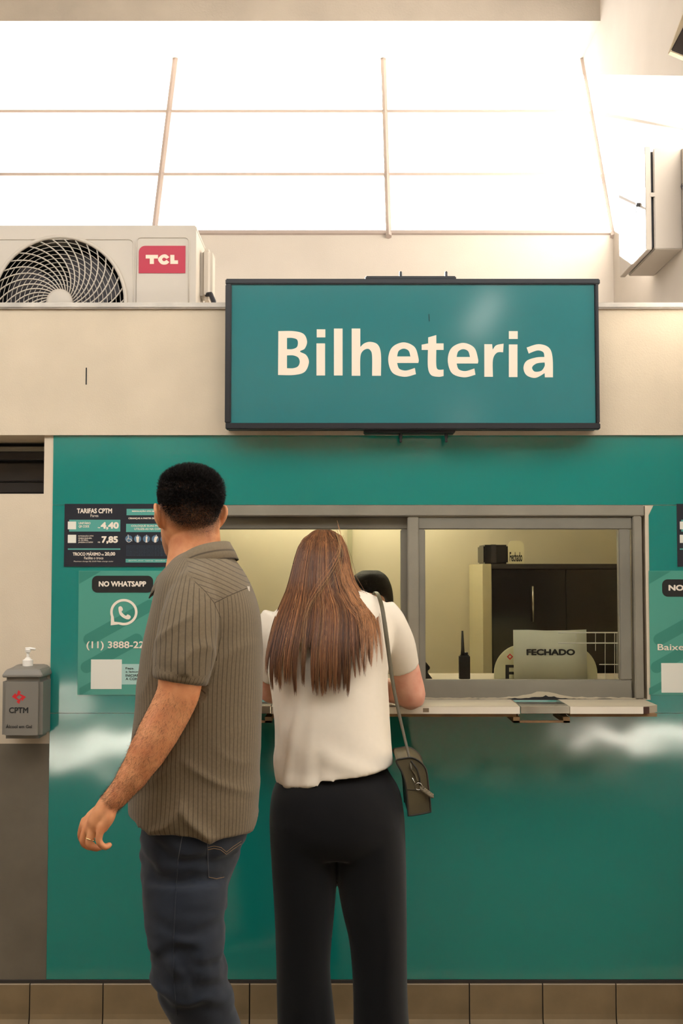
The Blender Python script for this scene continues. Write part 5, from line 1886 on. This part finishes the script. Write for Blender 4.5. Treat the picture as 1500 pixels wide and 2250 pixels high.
for px_ in (672, 838):
    q = W(px_, 2390, -0.55)
    shoe('shoe', wom, (q.x, -0.57), (0.05, 1.0), 0.24, m_shoe2, m_sole)
for sx in (-1, 1):
    c_ = MW @ Vector((sx * 0.031, 0.070, 0.118))
    MB().lathe([(0.0005, -0.0108), (0.0066, -0.0086), (0.0108, 0.0), (0.0066, 0.0086), (0.0005, 0.0108)], c_, 14).build('eye', m_eye, wom, smooth=True)

# long straight hair: dark inner mass and loose strands gathered in locks
HR = np.array([(1163, 696, 722, -0.215, 0.030), (1172, 679, 742, -0.222, 0.062), (1190, 662, 755, -0.232, 0.096), (1220, 650, 765, -0.248, 0.116), (1260, 640, 773, -0.265, 0.124), (1300, 629, 790, -0.300, 0.122), (1330, 616, 816, -0.348, 0.116),
               (1360, 604, 830, -0.392, 0.104), (1400, 592, 836, -0.438, 0.092), (1440, 583, 840, -0.470, 0.080), (1480, 580, 842, -0.494, 0.070), (1530, 584, 838, -0.512, 0.062), (1560, 588, 834, -0.52, 0.060)])


HR = np.array(interp_rows([tuple(r) for r in HR], 3))


def hr(y):
    return [np.interp(y, HR[:, 0], HR[:, c_]) for c_ in (1, 2, 3, 4)]


mb = MB()
inner = [(y, hr(y)[0] + 5, hr(y)[1] - (6 if y < 1290 else 6 + (y - 1290) * 0.62), hr(y)[2] + 0.004, hr(y)[3] - 0.006) for y in (1165, 1172, 1190, 1220, 1260, 1300, 1330, 1360, 1395)]
mb.rings(loft_rows([(r[0], r[1], r[2], r[3], r[4]) for r in inner], 2.1, 40, dense=True))
co, fs = remesh(mb, 0.006, 4)
m_hin = mat('hair_inner', rgb(46, 26, 16), 0.6, spec=0.2, var=0.5, vscale=30, stretch=(9, 9, 0.5))
skin_obj('hair_mass', co, fs, m_hin, wom)
LOCK = []
for i in range(26):
    sc = (i + 0.5) / 26 + random.uniform(-0.008, 0.008)
    if sc < 0.06:
        ye = random.uniform(1478, 1500)
    elif sc < 0.29:
        ye = random.uniform(1505, 1532)
    elif sc < 0.38:
        ye = random.uniform(1500, 1528)
    elif sc < 0.72:
        ye = random.uniform(1518, 1540)
    elif sc < 0.80:
        ye = random.uniform(1470, 1505)
    elif sc < 0.90:
        ye = random.uniform(1455, 1500)
    else:
        ye = random.uniform(1395, 1440)
    if abs(sc - 0.29) < 0.02 or abs(sc - 0.36) < 0.015:
        ye -= 85
    LOCK.append((sc, ye, random.uniform(0.5, 1.0)))


def hair_path(i):
    li = random.randrange(len(LOCK))
    sc, ye, tone = LOCK[li]
    if sc > 0.78 and random.random() < 0.45:
        li = random.randrange(int(len(LOCK) * 0.78))
        sc, ye, tone = LOCK[li]
    s0 = sc + random.uniform(-0.034, 0.034)
    layer = random.random() ** 1.5
    ye2 = ye - abs(random.gauss(0, 16)) - layer * 26 - (45 * random.random() if random.random() < 0.35 else 0)
    ys = np.linspace(1164 + random.random() * 5, ye2, 16)
    wob = random.uniform(-1, 1)
    out = []
    conv = 0.75 if sc < 0.74 else 0.92
    for y in ys:
        xl, xr, Yc, hd = hr(y)
        v = (y - 1164) / (ye - 1164)
        k_ = conv * max(0, v - 0.45) / 0.55
        s = s0 + (sc - s0) * min(1, k_) ** 1.2
        s = s + 0.004 * wob * math.sin(v * 5 + wob * 3)
        if sc > 0.74:
            s += 0.035 * max(0, v - 0.6) ** 2 * 4
        u = max(-1, min(1, 2 * s - 1))
        px = xl + (xr - xl) * s
        dep = hd * math.sqrt(max(0.0, 1 - u * u)) ** 0.9
        Y = Yc - dep + layer * 0.010 - 0.003 + 0.002 * wob
        out.append(W(px, y, Y))
    hair_path.tone = tone
    return np.array(out)


def hair_col(i):
    t = hair_path.tone * random.uniform(0.5, 1.25)
    r = random.random()
    if r < 0.10:
        c_ = (0.60, 0.30, 0.12)
    elif r < 0.5:
        c_ = (0.34, 0.135, 0.050)
    else:
        c_ = (0.16, 0.058, 0.023)
    return [c_[0] * t, c_[1] * t, c_[2] * t]


hw_ = strands('hair', None, hair_path, 5200, m_hair, wom, 0.00085, hair_col, taper=0.25)
hw_['kind'] = 'stuff'
hw_['label'] = 'long straight brown hair with golden strands'
# one light lock crossing the back of the head
LK = [(738, 1180), (746, 1208), (741, 1242), (722, 1275), (700, 1305), (680, 1335), (668, 1370), (662, 1420), (660, 1470)]


def lock_path(i):
    ox, oy = random.gauss(0, 4.5), random.gauss(0, 14)
    out = []
    for x, y in LK:
        xl, xr, Yc, hd = hr(y)
        u = max(-0.98, min(0.98, 2 * (x - xl) / (xr - xl) - 1))
        out.append(np.array(W(x + ox * (0.6 + (y - 1200) / 300), y + oy, Yc - hd * math.sqrt(1 - u * u) - 0.006)))
    return np.array(out)


hl = strands('loose_lock', None, lock_path, 18, m_hair, wom, 0.00055, lambda i: [0.44 * random.uniform(0.6, 1.1), 0.19, 0.08], taper=0.3)
hl['kind'] = 'stuff'

SWP = [(738, 1190), (758, 1235), (772, 1280), (793, 1312), (816, 1332), (829, 1358), (836, 1392), (840, 1425), (842, 1450)]


def wisp_path(i):
    g = random.randrange(5)
    k_ = g / 4.0
    ox = random.gauss(0, 6.0)
    st_ = random.choice((0, 0, 1, 2))
    oy_ = random.gauss(0, 11)
    end = len(SWP) - (0 if g in (4, 2) else random.choice((0, 1, 1, 2)))
    out = []
    for j, (x, y) in enumerate(SWP[:end]):
        if j < st_:
            continue
        t = j / (len(SWP) - 1)
        xx = x - (1 - k_) * (10 + 38 * t ** 1.3) + ox * (1.15 - t) - 3
        yy = y + (1 - k_) * 26 * t ** 1.5 + oy_ * (1 - 0.6 * t)
        xl, xr, Yc, hd = hr(yy)
        u = max(-0.97, min(0.97, 2 * (xx - xl) / (xr - xl) - 1))
        out.append(np.array(W(xx, yy, Yc - hd * math.sqrt(1 - u * u) - 0.004 - 0.012 * t)))
    return np.array(out)


def wisp_col(i):
    t = random.choice((0.45, 0.7, 1.0, 1.2))
    return [0.36 * t, 0.155 * t, 0.06 * t]


hs = strands('shoulder_lock', None, wisp_path, 190, m_hair, wom, 0.0006, wisp_col, taper=0.2)
hs['kind'] = 'stuff'

# ================================================================ shoulder bag
m_bag = mat('olive_leather', rgb(84, 74, 50), 0.5, var=0.25, vscale=20, bump=0.08, bscale=300)
m_bagd = mat('olive_leather_dark', rgb(36, 32, 24), 0.55)
m_chrome = mat('chrome', rgb(200, 195, 185), 0.2, metal=1.0)
BY = -0.575
bag = thing('shoulder_bag', 'small olive leather shoulder bag hanging at the hip of the woman', 'bag', tuple(W(920, 1790, BY + 0.08)))
OUT = [(897, 1793), (922, 1789), (946, 1784), (944, 1755), (940, 1718), (936, 1692), (924, 1675), (905, 1665), (884, 1667), (870, 1672), (882, 1695), (890, 1720), (894, 1750)]
pts = smooth_outline([(x, y, 1) if i in (0, 2) else (x, y) for i, (x, y) in enumerate(OUT)], 3)
P = [W(x, y, BY) for x, y in pts]
MB().prism_y([(p.x, p.z) for p in P], BY, BY + 0.19).build('body', m_bag, bag, bevel=0.004, seg=2, auto=0.8)
for off in (0.0, 0.19):
    MB().tube([(p.x, BY + off, p.z) for p in P], 0.0024, 6, closed=True).build('piping', m_bagd, bag, smooth=True)
MB().tube([W(903, 1672, BY - 0.001), W(916, 1690, BY - 0.001), W(922, 1712, BY - 0.001), W(922, 1725, BY - 0.001)], 0.0022, 6, flat=(1, 1)).build('zip', m_bagd, bag, smooth=True)
MB().tube([W(895, 1735, BY - 0.001), W(915, 1736, BY - 0.001)], 0.0008, 5).build('seam', m_bagd, bag)
cr_ = W(919, 1728, BY - 0.006)
MB().tube([cr_ + Vector((0.0098 * math.cos(a_), -0.002 * math.sin(a_), 0.0098 * math.sin(a_))) for a_ in np.linspace(0, 2 * math.pi, 24, endpoint=False)], 0.0013, 6, closed=True).build('split_ring', m_chrome, bag, smooth=True)
c2_ = W(908, 1715, BY - 0.005)
MB().tube([W(905, 1708, BY - 0.003), c2_, W(911, 1720, BY - 0.006)], 0.002, 6).build('zip_puller', m_chrome, bag, smooth=True)
mb = MB()
A_, B_ = W(926, 1732, BY - 0.008), W(949, 1749, BY - 0.012)
for q in range(3):
    pp = []
    for k_ in range(19):
        t = k_ / 18
        an = t * 14 + q * 2.1
        pp.append(A_.lerp(B_, t) + Vector((0.0045 * math.cos(an), 0.0045 * math.sin(an), 0.0035 * math.sin(an))))
    mb.tube(pp, 0.0032, 6)
mb.build('braided_cord', mat('braid', rgb(112, 100, 78), 0.8, var=0.4, vscale=200), bag, smooth=True)
ST = [(820, 1307, -0.25, 1), (825, 1301, -0.30, 1), (831, 1308, -0.37, 1), (839, 1334, -0.435, 1), (846, 1380, -0.462, 1), (853, 1430, -0.475, 1), (861, 1490, -0.49, 1), (872, 1548, -0.51, 1), (886, 1610, -0.535, 1), (898, 1660, -0.565, 1), (904, 1692, -0.582, 1)]
P, _ = smooth_chain(*px_chain(ST), 4)
rr_ = [0.0062 - 0.0030 * max(0, (i / len(P) - 0.45)) / 0.55 for i in range(len(P))]
MB().tube(P, rr_, 8, flat=(0.35, 1.0)).build('strap', m_bag, bag, smooth=True)
MB().tube([W(904, 1692, -0.582), W(912, 1702, BY - 0.003), W(916, 1716, BY - 0.003)], 0.003, 6).build('strap_end', m_bag, bag)

# ================================================================ clerk behind the glass
clk = thing('person', 'clerk with black hair bent low behind the ticket glass', 'person', (W(812, 1400, 0.62).x, 0.62, 0.06))
m_clk = cloth_mat('clerk_shirt', rgb(40, 44, 56), rgb(10, 10, 10), mottled=0.2)
KY = 0.60
mb = MB()
kc_ = W(806, 1385, KY - 0.04)
MK = Matrix.Translation(kc_) @ Matrix.Rotation(math.radians(180), 4, 'Z') @ Matrix.Rotation(math.radians(-20), 4, 'X') @ Matrix.Scale(0.95, 4)
head_shapes(mb, MK, 1.0)
limb(mb, [(808, 1330, KY + 0.03, 34), (812, 1385, KY + 0.08, 36)], 16, 3)
mb.rings(loft_rows([(1385, 770, 855, KY + 0.10, 0.06), (1410, 725, 900, KY + 0.11, 0.09), (1480, 715, 910, KY + 0.12, 0.10), (1640, 735, 890, KY + 0.13, 0.10), (1740, 730, 895, KY + 0.13, 0.11)], 2.2))
for sx in (-1, 1):
    limb(mb, [(812 + sx * 85, 1425, KY + 0.11, 26), (812 + sx * 100, 1530, KY + 0.06, 24), (812 + sx * 70, 1545, KY - 0.06, 20), (812 + sx * 40, 1520, KY - 0.14, 16)], 14, 3)
    limb(mb, [(812 + sx * 40, 1520, KY - 0.14, 17), (812 + sx * 30, 1517, KY - 0.17, 18)], 12, 2)
    for q in range(4):
        limb(mb, [(812 + sx * 30 + (q - 1.5) * 7, 1517, KY - 0.17, 5.5), (812 + sx * 28 + (q - 1.5) * 8, 1513, KY - 0.205, 5), (812 + sx * 26 + (q - 1.5) * 8, 1519, KY - 0.23, 4.5)], 8, 2)
    limb(mb, [(812 + sx * 20, 1515, KY - 0.16, 6), (812 + sx * 8, 1515, KY - 0.19, 5.5)], 8, 2)
    limb(mb, [(812 + sx * 40, 1730, KY + 0.10, 46), (812 + sx * 52, 1760, KY - 0.16, 38), (812 + sx * 50, 1950, KY - 0.20, 30), (812 + sx * 50, 2030, KY - 0.20, 24)], 14, 3)
co, fs = remesh(mb, 0.006, 3)
skin_obj('body', co, fs, m_skin_w, clk)
mb = MB()
mb.rings(loft_rows([(1388, 768, 857, KY + 0.10, 0.068), (1410, 720, 905, KY + 0.11, 0.100), (1480, 710, 915, KY + 0.12, 0.112), (1640, 730, 895, KY + 0.13, 0.112), (1750, 725, 900, KY + 0.13, 0.125)], 2.2))
for sx in (-1, 1):
    limb(mb, [(812 + sx * 85, 1425, KY + 0.11, 32), (812 + sx * 98, 1500, KY + 0.08, 31)], 14, 3, round_ends=False)
co, fs = remesh(mb, 0.008, 3)
skin_obj('shirt', co, fs, m_clk, clk)
mb = MB()
for sx in (-1, 1):
    limb(mb, [(812 + sx * 40, 1730, KY + 0.12, 54), (812 + sx * 52, 1760, KY - 0.16, 45), (812 + sx * 50, 1950, KY - 0.20, 37), (812 + sx * 50, 2000, KY - 0.20, 34)], 14, 3)
co, fs = remesh(mb, 0.008, 3)
skin_obj('trousers', co, fs, m_trs, clk)
mb = MB()
rows = [(1253, 796, 832, KY - 0.07, 0.050), (1262, 780, 846, KY - 0.06, 0.090), (1280, 768, 857, KY - 0.05, 0.115), (1305, 762, 863, KY - 0.04, 0.122), (1330, 762, 864, KY + 0.005, 0.088), (1362, 766, 862, KY + 0.035, 0.066), (1385, 776, 855, KY + 0.05, 0.05)]
mb.rings(loft_rows(rows, 2.1))
co, fs = remesh(mb, 0.006, 4)
m_hblack = mat('black_hair', rgb(14, 13, 13), 0.6, spec=0.15, bump=0.6, bscale=90, stretch=(8, 8, 0.6))
skin_obj('hair', co, fs, m_hblack, clk, label='black hair')
stl = thing('booth_stool', 'stool under the clerk inside the booth', 'stool', (clk.location.x, KY + 0.12, 0.06))
zst = W(812, 1765, KY + 0.1).z - 0.10
MB().lathe([(0.001, -0.04), (0.17, -0.04), (0.18, -0.02), (0.17, 0.0), (0.001, 0.0)], (clk.location.x, KY + 0.12, zst), 24).build('seat', m_dark, stl)
MB().tube([(clk.location.x, KY + 0.12, 0.075), (clk.location.x, KY + 0.12, zst - 0.04)], 0.025, 12).build('column', m_tray, stl)
MB().lathe([(0.001, 0.0), (0.20, 0.0), (0.20, 0.012), (0.03, 0.03), (0.001, 0.03)], (clk.location.x, KY + 0.12, 0.061), 24).build('base', m_dark, stl)
